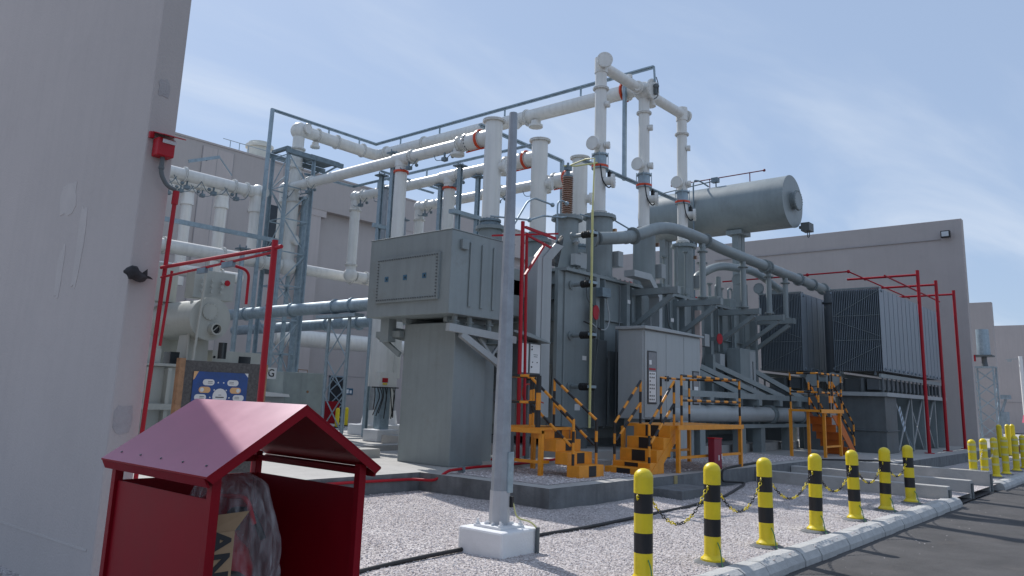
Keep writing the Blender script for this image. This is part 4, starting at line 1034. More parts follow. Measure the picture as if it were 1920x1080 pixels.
# far stair
t = thing('access_stair', 'tall orange stair and platform furthest away, in front of the radiator plinth', 'stairs', (22.2, 7.8, .3), 'orange and black access stairs')
m = MB(); m.box(21.2, 7.33, 1.48, 23.0, 8.2, 1.54)
for x, y in ((21.2, 8.13), (21.55, 7.78), (21.55, 7.36), (22.8, 7.36)): m.box(x, y, .3, x + .07, y + .07, 1.48)
m.box(21.2, 7.32, 1.46, 23.0, 7.36, 1.56) ; m.box(21.6, 7.38, .55, 22.85, 7.42, .6)
m.build('platform', 'orange', t)
m = MB()
for k in range(6):
    x = 22.35 + .3 * k; z = 1.35 - .21 * k
    m.box(x, 7.45, z - .02, x + .31, 8.1, z); m.box(x, 7.45, z - .20, x + .01, 8.1, z - .021)
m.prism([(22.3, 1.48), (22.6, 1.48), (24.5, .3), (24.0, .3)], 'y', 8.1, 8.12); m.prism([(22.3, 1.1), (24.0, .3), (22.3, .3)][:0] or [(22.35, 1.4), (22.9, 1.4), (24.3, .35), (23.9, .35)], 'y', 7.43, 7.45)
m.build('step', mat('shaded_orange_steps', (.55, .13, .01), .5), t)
m = MB(); rail(m, [(21.24, 8.15, 1.54), (21.24, 8.15, 2.5), (21.24, 7.4, 2.5), (22.0, 7.36, 2.5), (22.0, 7.36, 1.54)], 0); rail(m, [(21.24, 8.15, 2.0), (21.24, 7.4, 2.0), (22.0, 7.36, 2.0)], 1)
rail(m, [(22.2, 7.36, 1.54), (22.2, 7.36, 2.5), (22.95, 7.36, 2.5), (22.95, 7.36, 1.54)], 1); rail(m, [(21.24, 7.4, 1.54), (21.24, 7.4, 2.5)], 1)
rail(m, [(22.2, 7.36, 2.0), (22.95, 7.36, 2.0)], 0); m.build('platform_rail', ['orange', 'black'], t)
for i, y in enumerate((7.45, 8.1)):
    m = MB(); rail(m, [(22.5, y, 1.45), (22.5, y, 2.3), (24.2, y, 1.15), (24.2, y, .35)], i); rail(m, [(22.5, y, 1.85), (24.2, y, .75)], 1 - i); m.build('handrail', ['orange', 'black'], t)
# two red hose boxes
for i, (p, lab) in enumerate(((at(1318, 868, z=.3), 'dark red steel post box standing under the striped platform, left of two'), (at(1334, 868, z=.3), 'narrower dark red post box standing right behind the first one'))):
    p = V3((14.75 + .42 * i, 7.25 + .12 * i, .3))
    t = thing('hydrant_post', lab, 'post', p, 'dark red posts by the platform')
    m = MB(); m.box(p.x - .09 + .02 * i, p.y - .07, .3, p.x + .12 - .05 * i, p.y + .07, .92 - .02 * i); m.build('casing', mat('weathered_red', (.22, .012, .03), .5, grime=.5, gcol=(.3, .12, .12)), t, bevel=.01)
    m = MB(); m.box(p.x - .1 + .02 * i, p.y - .08, .92 - .02 * i, p.x + .13 - .05 * i, p.y + .08, .94 - .02 * i); m.build('cap', 'red', t)
    m = MB(); m.box(p.x + .085 - .04 * i, p.y - .075, .5, p.x + .115 - .04 * i, p.y - .071, .6); m.build('label', 'plate', t)
# leaning sign board by the far plinth
t = thing('info_sign', 'small tilted notice plate on a thin leaning stand at the radiator plinth', 'sign', (26.6, 6.5, .3))
a = at(1697, 806, y=6.5); b = at(1686, 766, y=6.5); c = at(1712, 842, y=6.5)
m = MB(); m.beam(a + V3((0, 0, 0)), b, .22, .012, up=(0, 1, 0)); m.build('plate', mat('pale_blue_plate', (.42, .5, .58), .4), t)
m = MB()
for k in range(4):
    q = a.lerp(b, .15 + .22 * k); q2 = a.lerp(b, .25 + .22 * k); m.beam(q + V3((0, -.008, 0)), q2 + V3((0, -.008, 0)), .16, .004, up=(0, 1, 0))
m.build('print', 'steel_dark', t)
m = MB(); m.tube([a, c], .016, 8); m.build('stand', 'galv', t)

# ================================================================== RADIATORS
def radiator(name, w, d, z0, z1, nf, mi=('fin', 'fin_dark')):
    """one panel radiator: nf plates stacked in Y, w wide in X"""
    m = MB()
    for i in range(nf):
        y = i * d / (nf - 1)
        # pressed plate with two broad flutes
        t = .007
        m.prism([(0, y - t), (.06, y - t * 1.3), (w * .33, y - t * .7), (w * .5, y - t * 1.4), (w * .67, y - t * .7), (w - .06, y - t * 1.3), (w, y - t), (w, y + t), (0, y + t)], 'z', z0, z1)
    return m
FN = 27
rb = []
banks = ((25.5, 6.9, 1.42, 'near radiator bank of tall grey panels, right of the dark gap'), (25.55, 9.35, 1.4, 'far radiator bank of tall grey panels, left of the dark gap and partly behind brackets'))
RZ0, RZ1 = 2.76, 5.32
for bi, (x0, y0, dep, lab) in enumerate(banks):
    t = thing('radiator_bank', lab, 'radiator', (x0 + 3.8, y0 + .7, 2.2), 'cooler radiator banks')
    first = None; pitch = .505; n = 15 if bi == 0 else 8
    for i in range(n):
        if first is None:
            m = radiator('r', .455, dep, RZ0, RZ1, FN)
            for v in m.v: v.x += x0; v.y += y0
            first = m.build('panel_stack', 'fin', t)
            hd = MB()
            for z in (RZ0 + .07, RZ1 - .07): hd.tube([(x0 + .23, y0 - .05, z), (x0 + .23, y0 + dep + .12, z)], .045, 10)
            hd.tube([(x0 + .23, y0 + .01, RZ1 + .0), (x0 + .23, y0 + .01, RZ1 + .05)], .02, 6); hd.tube([(x0 + .23, y0 + .3, RZ0 - .12), (x0 + .23, y0 + .3, RZ0)], .04, 8)
            h1 = hd.build('header_pipe', 'fin', first)
        else:
            c = first.copy(); COL.objects.link(c); c.location = V3(first.location) + V3((pitch * i, 0, 0)); c.parent = t
            h2 = h1.copy(); COL.objects.link(h2); h2.parent = c
    xe = x0 + pitch * n
    m = MB()   # tie rods on the end face
    X = x0 - .012; ya, yb = y0 - .01, y0 + dep + .01
    for z in (RZ0 + .95, RZ0 + 1.72): m.beam((X, ya, z), (X, yb, z), .005, .010)
    m.beam((X, ya, RZ1 - .06), (X, yb, RZ1 - .85), .005, .010); m.beam((X, yb, RZ0 + 1.6), (X, ya, RZ0 + 1.05), .005, .010); m.beam((X, ya, RZ0 + .8), (X, yb, RZ0 + .1), .005, .010)
    m.build('tie_rod', 'steel', t)
    m = MB(); m.box(x0 - .03, y0 + .05, RZ0 - .2, xe, y0 + .12, RZ0 - .08); m.box(x0 - .03, y0 + dep - .12, RZ0 - .2, xe, y0 + dep - .05, RZ0 - .08)
    m.box(x0 - .03, y0 - .03, RZ1 + .001, x0 + .04, y0 + dep + .05, RZ1 + .04)
    m.build('frame_beam', 'steel', t)
    m = MB(); x = x0
    while x < xe:
        m.box(x, y0 + .02, 2.12, x + .06, y0 + .06, RZ0 - .2); m.box(x + .2, y0 + .2, 2.2, x + .44, y0 + .55, 2.52); m.box(x, y0 + dep - .1, 2.12, x + .06, y0 + dep - .06, RZ0 - .2); x += pitch
    m.build('cooling_fan', 'fin_dark', t)
    m = MB(); m.box(x0 + .1, y0 + .62, 2.13, xe, y0 + .7, RZ0 - .21); m.box(x0 + .45, y0 + .14, 2.13, x0 + .48, y0 + .619, RZ0 - .22); m.box(x0 + .45, y0 + .701, 2.13, x0 + .48, y0 + dep - .13, RZ0 - .22); m.build('added_dark_backing', 'steel_dark', t)  # dark sheets added to close the bright see-through gaps under the radiators
    m = MB(); m.box(x0 - .08, y0 - .1, 2.0, xe + .05, y0 + .02, 2.12); m.box(x0 - .08, y0 + dep - .02, 2.0, xe + .05, y0 + dep + .1, 2.12); 
    for x in (x0, x0 + 1.7, x0 + 3.4, x0 + 5.1, xe - .1):
        if x < xe: m.box(x - .06, y0 + .021, 2.0, x + .06, y0 + dep - .021, 2.12)
    m.build('base_frame', 'steel_pale', t)
    # legs and X braces
    if bi == 0:
        m = MB(); m.box(x0 + .1, y0 + .03, .3, x0 + 1.35, y0 + dep, 1.999); m.box(x0 + .06, y0 - .02, .95, x0 + 1.39, y0 + dep + .03, .98)
        m.build('plinth_box', 'steel_dark', t, bevel=.01)
        m = MB()
        for x in (x0 + 3.0, x0 + 4.6, x0 + 6.2, xe - .15): m.box(x, y0, .3, x + .12, y0 + dep, 1.999)
        m.build('support_leg', 'steel', t)
        m = MB()
        for a, b in ((x0 + 1.4, x0 + 3.0), (x0 + 3.1, x0 + 4.6), (x0 + 4.7, x0 + 6.2)):
            m.beam((a, y0 + .05, .35), (b, y0 + .05, 1.95), .03, .06); m.beam((a, y0 + .1, 1.95), (b, y0 + .1, .35), .03, .06)
        m.box(x0 + 1.4, y0 + .9, .3, xe, y0 + 1.0, 1.99)
        m.build('cross_brace', 'steel_pale', t)
    else:
        m = MB()
        for x in (x0 + .1, x0 + 2.2, xe - .3): m.box(x, y0 + .1, .3, x + .15, y0 + .25, 1.999); m.box(x, y0 + dep - .25, .3, x + .15, y0 + dep - .1, 1.999)
        m.build('support_leg', 'steel', t)
# manifold in the gap
t = thing('manifold_pipe', 'dark thick vertical pipe with two flange discs in the gap between radiator banks', 'pipe', (26.7, 8.8, 2.3))
m = MB(); m.tube([(26.9, 8.85, 2.7), (26.9, 8.85, 5.5)], .20, 22); m.flange((26.9, 8.85, 5.1), Z, .27, .04, bolts=14); m.tube([(25.9, 8.6, 2.5), (26.9, 8.85, 2.55), (26.9, 8.85, 2.8)], .15, 16); m.build('pipe', 'fin_dark', t)
m = MB()
for yy in (8.36, 8.98): m.lathe((25.35, yy, 2.48), (-1, -.2, 0), [(0, .12), (0, .22), (.03, .22), (.03, 0)], 24); m.bolts((25.32, yy, 2.48), (-1, -.2, 0), .19, 12, .015)
m.box(25.36, 8.3, 2.42, 25.6, 9.05, 2.54); m.build('flange_disc', 'steel', t)
t = thing('plinth_wall', 'dark grey steel screen below the far radiators behind the orange stair', 'screen', (24, 10, .3))
m = MB(); m.box(24.9, 9.6, .3, 25.0, 12.6, 2.2); m.box(25.3, 8.5, .3, 25.4, 9.3, 1.95); m.build('panel', 'steel_dark', t)

# ================================================================== CONSERVATOR
t = thing('conservator_tank', 'large horizontal grey oil drum raised high on posts against the sky', 'tank', (26.5, 12, .3))
cxx, cz, R, ya, yb = 26.5, 8.72, .93, 9.85, 15.6
m = MB(); m.lathe((cxx, ya, cz), (0, 1, 0), [(.04, R), (yb - ya, R)], 48); m.lathe((cxx, ya, cz), (0, 1, 0), [(.0, 0), (.0, R - .05), (.0, R + .012), (.05, R + .012), (.05, R)], 48); m.lathe((cxx, yb, cz), (0, 1, 0), [(0, R), (.12, R * .8), (.2, .01)], 48)
m.build('drum', 'steel', t)
m = MB(); m.lathe((cxx + .05, ya, cz + .02), (0, -1, 0), [(0, .30), (.14, .30), (.14, .37), (.2, .37), (.2, 0)], 36); m.bolts((cxx + .05, ya - .2, cz + .02), (0, -1, 0), .335, 22, .018); m.build('manhole', 'steel', t)
m = MB(); m.box(cxx + .35, ya - .42, cz - 1.02, cxx + .8, ya - .12, cz - .72); m.tube(fillet([(cxx + .5, ya - .3, cz - 1.02), (cxx + .5, ya - .3, cz - 1.25), (cxx + .68, ya - .3, cz - 1.2), (cxx + .68, ya - .3, cz - 1.02)], .08), .02, 6); m.box(cxx + .5, ya - .12, cz - .9, cxx + .6, ya - .001, cz - .8); m.build('oil_gauge', 'steel_dark', t, bevel=.01)
m = MB()
for y in (11.9, 14.9): m.box(cxx - .28, y - .12, .3, cxx - .02, y + .12, cz - R + .12); m.box(cxx + .02, y - .12, .3, cxx + .28, y + .12, cz - R + .12)
m.box(cxx - .4, 11.6, cz - R - .1, cxx + .4, 12.2, cz - R + .06); m.build('support_post', 'steel', t)
m = MB(); zt = cz + R
m.tube([(cxx, 10.9, zt + .38), (cxx, 14.6, zt + .38)], .022, 8); 
for y in (11.4, 13.0, 14.4): m.tube([(cxx, y, zt - .01), (cxx, y, zt + .4)], .02, 6)
ball(m, (cxx, 10.85, zt + .38), .055); ball(m, (cxx, 14.62, zt + .38), .055)
m.build('top_rail', mat('dull_red_rail', (.16, .03, .05), .5), t)
m = MB(); m.tube(fillet([(cxx - .3, 12.6, zt - .05), (cxx - .3, 12.6, zt + .2), (cxx - .3, 15, zt + .02)], .1), .025, 8); m.tube(fillet([(cxx - .95, 13.2, 4.8), (cxx - .95, 13.2, zt + .15), (cxx - .4, 13.2, zt + .25), (cxx - .3, 12.9, zt + .0)], .2), .03, 8)
m.box(cxx - .4, 12.5, zt + .12, cxx - .2, 12.75, zt + .3); m.build('breather_pipe', 'galv_dark', t)
m = MB(); m.lathe((cxx - .75, 13.3, cz - R - .35), (0, 1, 0), [(0, 0), (0, .25), (.5, .25), (.5, 0)], 16); m.tube(fillet([(cxx - .4, 14, cz - R + .1), (cxx - .75, 13.8, cz - R - .3), (cxx - 2.5, 13, cz - R - .4)], .3), .09, 10); m.build('relay', 'steel_dark', t)

# ================================================================== RED WATER SPRAY FRAMES (right)
zt = 6.14
words = ['red water spray frame nearest, in front of the radiator panels', 'red water spray frame in the middle of the three at the radiators', 'red water spray frame furthest right, by the big wall']
for i, x in enumerate((27.7, 30.2, 33.0)):
    t = thing('spray_frame', words[i], 'pipe frame', (x, 6.27, .3), 'red water spray frames at the radiators')
    m = MB(); m.tube([(x, 6.27, .3), (x, 6.27, zt)], .055, 12); m.lathe((x, 6.27, .3), Z, [(0, .15), (.02, .15), (.02, 0)], 14); m.build('post', 'red', t)
    m = MB(); m.tube([(x, 6.27, zt - .15), (x, 8.5, zt - .15)], .038, 10); m.build('arm', 'red', t)
t = thing('sprinkler_pipe', 'long thin red sprinkler pipe running above the radiators', 'pipe', (27, 8.2, 6.1))
m = MB(); m.tube([(26.4, 12.5, 6.02), (26.4, 8.05, 6.05), (34, 8.05, 6.05)], .026, 8)
for q in ((26.4, 10.9, 6.03), (26.4, 9.4, 6.04), (26.4, 8.05, 6.05), (28.2, 8.05, 6.05)): ball(m, q, .06)
m.build('pipe', 'red', t)
m = MB(); m.tube([(27.0, 7.1, 5.93), (34.6, 7.1, 5.93)], .03, 8); m.build('pipe', 'red', t)
t = thing('sprinkler_pipe', 'thin red sprinkler pipe seen under the grey drum', 'pipe', (24, 14.2, 5.8))
m = MB(); m.tube([(22.5, 14.6, 5.7), (26, 14.6, 5.75), (29, 14.6, 5.8)], .035, 8); ball(m, (23.4, 14.6, 5.71), .07); m.build('pipe', 'red', t)
m = MB(); m.tube([(25, 14.6, .3), (25, 14.6, 5.74)], .05, 8); m.build('post', 'red', t)
# pair in the middle
t = thing('spray_frame', 'pair of close red vertical pipes with crossed arms just right of the pole', 'pipe frame', (11.5, 9.75, .3))
m = MB(); m.tube([(11.55, 9.65, .3), (11.66, 9.8, 5.08)], .040, 12); m.build('post', 'red', t)
m = MB(); m.tube([(11.85, 9.75, .5), (11.95, 9.9, 3.5), (11.92, 9.9, 4.9)], .030, 12); m.build('post', 'red', t)
m = MB(); m.beam((11.75, 9.8, 4.98), (12.75, 9.8, 4.92), .05, .05); m.beam((11.2, 10.2, 4.75), (12.9, 9.85, 5.06), .035, .035); m.beam((11.85, 9.8, 4.82), (12.6, 9.8, 4.70), .04, .04); m.beam((11.78, 9.8, 4.0), (12.4, 9.8, 4.75), .045, .045); m.build('arm', 'red', t)
t = thing('fire_water_pipe', 'red fire water pipe running along the pad edge below the wide column', 'pipe', (9.2, 9.3, .36))
m = MB(); m.tube(fillet([(6.0, 9.93, .22), (7.9, 9.93, .22), (9.15, 9.93, .20), (9.34, 9.55, .20), (9.5, 9.45, .36), (10.2, 9.5, .38), (11.5, 9.6, .38), (13.4, 9.5, .46)], .12), .024, 9); m.build('pipe', 'red', t)
m = MB(); m.box(9.86, 9.42, .3, 9.9, 9.56, .41); m.build('clamp', 'galv_dark', t)
m = MB(); m.tube([(12.9, 12.3, .3), (12.9, 12.3, 1.4)], .05, 10); m.lathe((12.9, 12.3, .3), Z, [(0, .12), (.02, .12), (.02, 0)], 12); tag(m.build('red_stub_post', 'red', loc=(12.9, 12.3, .3)), 'short red pipe stub standing behind the left orange platform', 'pipe')

# ================================================================== WHITE GAS INSULATED DUCTS
@_op
def nozzle(m, c, d, r=.12, L=.2, R=None, mi=0):
    R = R or r * 1.35; d = V3(d).normalized(); c = V3(c)
    m.lathe(c, d, [(-.02, r), (L, r), (L, R), (L + .035, R), (L + .036, R), (L + .07, R), (L + .07, 0)], 22, mi)
    m.bolts(c + d * (L + .07), d, R * .85, 12, .012, mi); m.bolts(c + d * L, -d, R * .85, 12, .012, mi)
XS = (16.14, 18.34, 20.58)
# --- three tall phases joined overhead
t = thing('white_duct', 'tall white three legged pipe gantry, highest of all, standing on the grey turrets', 'gas duct', (18.3, 11, 6.3), 'white gas insulated ducts')
HZ = 10.38; PR = .155
for i, x in enumerate(XS):
    m = MB(); m.tube([(x, 11, 6.25), (x, 11, HZ)], PR, 26)
    m.flange((x, 11, 9.72), Z, .215, .05, bolts=14, bs=.016); m.flange((x, 11, 6.34), Z, .2, .05, bolts=12, bs=.016)
    nozzle(m, (x, 11 - PR, 9.25), (.4, -1, 0), .065, .03, .09); nozzle(m, (x, 11 - PR, 8.12), (.4, -1, 0), .075, .04, .10)
    nozzle(m, (x - PR, 11, 8.12), (-1, .0, 0), .11, .16, .185); nozzle(m, (x, 11 - PR, 7.15), (.45, -1, 0), .11, .18, .185)
    leg = m.build('pipe_leg', ['duct', 'seam'], t)
    m = MB(); m.lathe((x, 11, 7.60), Z, [(0, .172), (.26, .172), (.26, .21), (.30, .21), (.30, .16)], 26); m.lathe((x, 11, 7.5), Z, [(0, .16), (0, .22), (.03, .22)], 26)
    m.bolts((x, 11, 7.90), Z, .19, 10, .014)
    for a in range(4):
        q = a * PI / 2 + .5; m.tube([(x + .21 * math.cos(q), 11 + .21 * math.sin(q), 7.5), (x + .21 * math.cos(q), 11 + .21 * math.sin(q), 7.94)], .012, 6)
    m.build('insulating_joint', 'galv', leg)
    m = MB(); m.lathe((x, 11, 7.531), Z, [(0, .16), (0, .225), (.06, .225), (.06, .16)], 26); m.build('red_ring', 'orange_ring', leg)
    m = MB(); m.tube(fillet([(x - .2, 10.85, 7.55), (x - .26, 10.75, 7.1), (x, 10.72, 6.92), (x + .24, 10.75, 7.15), (x + .22, 10.85, 7.5)], .2, 5), .018, 7); m.box(x + .17, 10.8, 7.3, x + .25, 10.88, 7.45); m.build('earth_cable', 'rubber', leg)
    m = MB()
    m.lathe((x, 11, HZ - .22), Z, [(0, PR), (0, .175), (.42, .175), (.42, 0)], 24)
    m.build('elbow_body', 'duct', leg)
m = MB(); m.tube([(XS[0], 11, HZ), (XS[2], 11, HZ)], .15, 24)
ball(m, (XS[1], 11, HZ), .29, n=20, k=12); m.lathe((XS[1] - .4, 11, HZ), (1, 0, 0), [(0, .15), (0, .2), (.05, .2), (.05, .17)], 22)
nozzle(m, (XS[1] + .35, 11, HZ - .15), (0, 0, -1), .12, .12, .16); nozzle(m, (XS[1] - .5, 11.05, HZ + .0), (-.3, -1, -.2), .1, .1, .14)
nozzle(m, (XS[0] - .02, 11 - .1, HZ + .05), (-.75, -.65, 0), .13, .16, .21); nozzle(m, (XS[2] + .1, 11, HZ), (1, -.2, 0), .13, .12, .19)
m.lathe((XS[0], 11, HZ + .15), Z, [(0, .1), (.12, .1), (.12, 0)], 14); m.lathe((XS[1] - .8, 11, HZ + .13), Z, [(0, .09), (.1, .09), (.1, 0)], 14); m.lathe((XS[2], 11, HZ + .13), Z, [(0, .09), (.1, .09), (.1, 0)], 14)
m.build('cross_duct', ['duct', 'seam'], t)
m = MB(); m.lathe((XS[1], 10.85, HZ), (0, -1, 0), [(0, .24), (.12, .24), (.12, .31), (.17, .31), (.17, 0)], 26); m.bolts((XS[1], 10.68, HZ), (0, -1, 0), .27, 14, .016); m.build('end_cover', 'duct', t)
m = MB(); ball(m, (XS[1] + .03, 10.62, HZ + .08), .09); m.box(XS[1] - .03, 10.58, HZ - .16, XS[1] + .07, 10.68, HZ + .05); m.tube(fillet([(XS[1], 10.6, HZ + .35), (XS[1] + .05, 10.55, HZ + .1), (XS[1] + .05, 10.6, HZ - .25), (XS[1], 10.7, HZ - .3)], .1), .015, 6); m.build('relief_valve', 'steel_dark', t)
# --- overhead bus from the gantry to the far corner
BX_, BZ = 18.34, 10.52; YE = 22.9
t = thing('white_duct', 'long white overhead duct from the high gantry back to the lattice tower', 'gas duct', (18.3, 17, 10.5), 'white gas insulated ducts')
m = MB(); m.tube(fillet([V3((BX_, 11.2, BZ)), V3((BX_, YE, BZ + .08)), V3((14.8, YE, BZ + .1))], .35, 5), .215, 26); m.build('pipe', ['duct', 'seam'], t)
m = MB(); 
for y, zz in ((11.55, BZ), (15.35, BZ), (20.2, BZ + .05)): m.flange((BX_, y, zz), (0, 1, 0), .28, .05, bolts=16, bs=.016)
nozzle(m, (BX_, 15.0, BZ - .2), (0, 0, -1), .16, .12, .23); nozzle(m, (BX_, 15.7, BZ - .15), (-1, 0, -.4), .1, .12, .15)
for x in (17.6, 16.4, 15.55): m.flange((x, YE, BZ + .1), (1, 0, 0), .27, .045, bolts=14, bs=.016)
m.flange((BX_, 22.3, BZ + .08), (0, 1, 0), .27, .05, bolts=14)
m.build('flange', ['duct', 'seam'], t)
m = MB(); m.flange((BX_, 11.65, BZ), (0, 1, 0), .3, .05); m.build('red_ring', 'orange_ring', t)
m = MB(); ball(m, (14.8, YE, BZ + .06), .31, n=22, k=12, sq=(1, 1, 1)); nozzle(m, (14.8 + .1, YE - .24, BZ + .12), (.3, -1, 0), .15, .06, .19)
m.tube([(14.8, YE, BZ), (14.8, YE, 5.75)], .2, 24); 
for z in (9.9, 9.2, 8.0): m.flange((14.8, YE, z), Z, .27, .05, bolts=14)
nozzle(m, (14.8, YE - .18, 6.6), (.5, -1, 0), .11, .1, .17); ball(m, (14.8, YE, 5.7), .3, n=22, k=12)
m.build('drop_pipe', ['duct', 'seam'], t)
m = MB(); nozzle(m, (15.5, YE, BZ - .2), (0, 0, -1), .12, .1, .17); m.build('nozzle', 'duct', t)
# --- three A phases
def phase(x, ye, zpipe, lab, drop_y, zlow, tee=True):
    t = thing('white_duct', lab, 'gas duct', (x, 13.5, 6), 'white gas insulated ducts'); y = 13.5
    m = MB(); m.tube([(x, y, 6.02), (x, y, 8.94)], .235, 30); m.flange((x, y, 8.92), Z, .31, .06, bolts=22, bs=.016); m.build('riser', ['duct', 'seam'], t)
    m = MB(); nozzle(m, (x + .1, y - .2, 7.62), (.45, -1, 0), .13, .10, .19); m.build('side_nozzle', 'duct', t)
    m = MB(); m.lathe((x, y, 5.99), Z, [(0, .30), (.06, .30), (.06, .25), (.12, .25), (.12, .29), (.18, .29), (.18, .24)], 26); m.bolts((x, y, 6.17), Z, .26, 16, .016); m.bolts((x, y, 6.05), Z, .27, 16, .016); m.build('base_flange', 'galv_dark', t)
    m = MB(); m.tube([(x, y, zpipe), (x, y + .9, zpipe)], .22, 26); m.lathe((x, y + .42, zpipe), (0, 1, 0), [(0, .24), (.55, .24), (.55, .18)], 26)
    m.flange((x, y + .95, zpipe), (0, 1, 0), .27, .06, bolts=16, bs=.024, bm=1); m.flange((x, y + 1.25, zpipe), (0, 1, 0), .24, .05, bolts=14, bs=.016)
    m.build('joint', ['duct', 'steel_dark'], t)
    m = MB(); m.lathe((x, y + .45, zpipe), (0, 1, 0), [(0, .24), (0, .275), (.07, .275), (.07, .24)], 26); m.tube([(x, y + .3, zpipe - .27), (x, y + 1.0, zpipe - .28)], .018, 6); m.build('red_ring', 'orange_ring', t)
    m = MB(); m.tube([(x, y + .9, zpipe), (x, ye, zpipe)], .17, 24)
    nozzle(m, (x, y + 1.35, zpipe - .12), (0, 0, -1), .13, .12, .2); m.lathe((x, y + 3.3, zpipe), (0, 1, 0), [(0, .17), (0, .2), (.7, .2), (.7, .17)], 24)
    for yy in (y + 3.2, ye - 1.6, ye - .45): m.flange((x, yy, zpipe), (0, 1, 0), .225, .045, bolts=14)
    m.build('pipe', ['duct', 'seam'], t)
    if tee:
        m = MB(); m.tube([(x, drop_y, zpipe), (x, drop_y, 3.6)], .185, 24); m.lathe((x, drop_y, zpipe - .25), Z, [(0, .185), (.0, .2), (.2, .2)], 24)
        m.lathe((x, drop_y, 2.0), Z, [(0, 0), (0, .33), (1.7, .33), (1.9, .19)], 26); m.box(x - .14, drop_y - .14, .9, x + .14, drop_y + .14, 1.99); m.build('tee_drop', 'duct', t)
        m = MB(); m.lathe((x, drop_y, zpipe - .43), Z, [(0, .185), (0, .23), (.06, .23), (.06, .185)], 24); m.build('red_ring', 'orange_ring', t)
    for k, yy in enumerate((y + 1.7, y + 3.2, ye - 1.6, ye - .45)):      # gas valves and cable loops under the flanges
        m = MB()
        m.tube([(x - .06, yy + .1, zpipe - .16), (x - .06, yy + .1, zpipe - .30)], .03, 8); m.box(x - .12, yy + .03, zpipe - .40, x + .02, yy + .17, zpipe - .30)
        m.tube(fillet([(x - .1, yy - .3, zpipe - .15), (x - .18, yy - .1, zpipe - .42), (x - .16, yy + .35, zpipe - .38), (x - .1, yy + .5, zpipe - .16)], .12, 4), .012, 6)
        ball(m, (x + .08, yy - .08, zpipe - .26), .055)
        m.build('gas_valve', 'galv_dark', t)
    m = MB(); ball(m, (x, ye, zpipe), .225, n=20, k=12); m.tube([(x, ye, zpipe), (x, ye, zlow)], .175, 24); m.flange((x, ye, zpipe - .5), Z, .225, .05, bolts=14); m.flange((x, ye, zlow + .35), Z, .225, .05, bolts=14); ball(m, (x, ye, zlow), .25, n=20, k=12)
    m.build('end_drop', ['duct', 'seam'], t)
    return t
phase(14.72, 23.35, 8.5, 'nearest white riser, directly behind the cable box, with its long level pipe', 17.2, 5.7)
phase(16.72, 21.9, 8.44, 'middle white riser of three, right of the pole top, with its long level pipe', 17.15, 5.62)
phase(18.72, 20.7, 8.34, 'furthest white riser, behind the brown bushing, with its long level pipe', 17.1, 5.5)
# --- low level pipes across the back
def xpipe(lab, x0, x1, y, z, r=.19, fl=()):
    t = thing('white_duct', lab, 'gas duct', (x0, y, z), 'white gas insulated ducts')
    m = MB(); m.tube([(x0, y, z), (x1, y, z)], r, 22)
    m.build('pipe', ['duct', 'seam'], t)
    m = MB()
    for x in fl: m.flange((x, y, z), (1, 0, 0), r * 1.3, .05, bolts=12)
    if fl: m.build('flange', ['duct', 'seam'], t)
    return t
xpipe('low white pipe crossing behind the red frame arms at the left into the lattice tower', 7.0, 14.5, 22.9, 5.72, .21, (10.5, 12.4, 13.8))
xpipe('low white pipe running right from the lattice tower to behind the cable box', 15.1, 23.0, 22.9, 5.7, .19, (17.5, 19.0))
xpipe('short low white pipe leaving the ball elbow beside the cable box', 16.95, 24.0, 21.9, 5.6, .18, (17.4, 19.5))
xpipe('lowest white pipe of the left group, just above the cream drum', 7.5, 15.0, 26.2, 5.55, .21, (10.5, 12.5, 14.2))
for i, (xe, y, z, zl, lab) in enumerate(((13.66, 23.3, 8.12, 5.8, 'white elbowed pipe at far left, nearest and rightmost of three drops'), (13.95, 26.2, 8.72, 5.6, 'white pipe with elbow at far left, middle of three drops'), (14.1, 29.2, 9.3, 5.6, 'white elbowed pipe at far left, leftmost of three drops'))):
    t = thing('white_duct', lab, 'gas duct', (xe, y, z), 'white gas insulated ducts')
    m = MB(); m.tube([(7.0, y, z), (xe, y, z)], .2, 22)
    for x in (xe - 2.6, xe - .9, xe - .45): m.flange((x, y, z), (1, 0, 0), .265, .05, bolts=12)
    nozzle(m, (xe - 1.2, y, z - .15), (0, 0, -1), .1, .1, .15)
    m.build('pipe', ['duct', 'seam'], t)
    for x in (xe - 2.6, xe - .9, xe - 1.7, xe - 3.4):
        m = MB()
        m.tube([(x + .1, y - .05, z - .19), (x + .1, y - .05, z - .33)], .03, 8); m.box(x + .03, y - .12, z - .45, x + .18, y + .03, z - .33); ball(m, (x - .08, y - .1, z - .3), .06)
        m.tube(fillet([(x - .4, y - .15, z - .1), (x - .2, y - .25, z - .48), (x + .3, y - .25, z - .42), (x + .5, y - .15, z - .15)], .15, 4), .013, 6)
        m.build('gas_valve', 'galv_dark', t)
    m = MB(); ball(m, (xe, y, z), .28, n=20, k=12); nozzle(m, (xe + .08, y - .2, z), (.2, -1, 0), .13, .05, .17); m.lathe((xe, y, z - .7), Z, [(0, .205), (0, .26), (.06, .26), (.3, .235), (.6, .235)], 22)
    m.tube([(xe, y, z), (xe, y, zl - .2)], .205, 22); m.build('drop_pipe', ['duct', 'seam'], t)
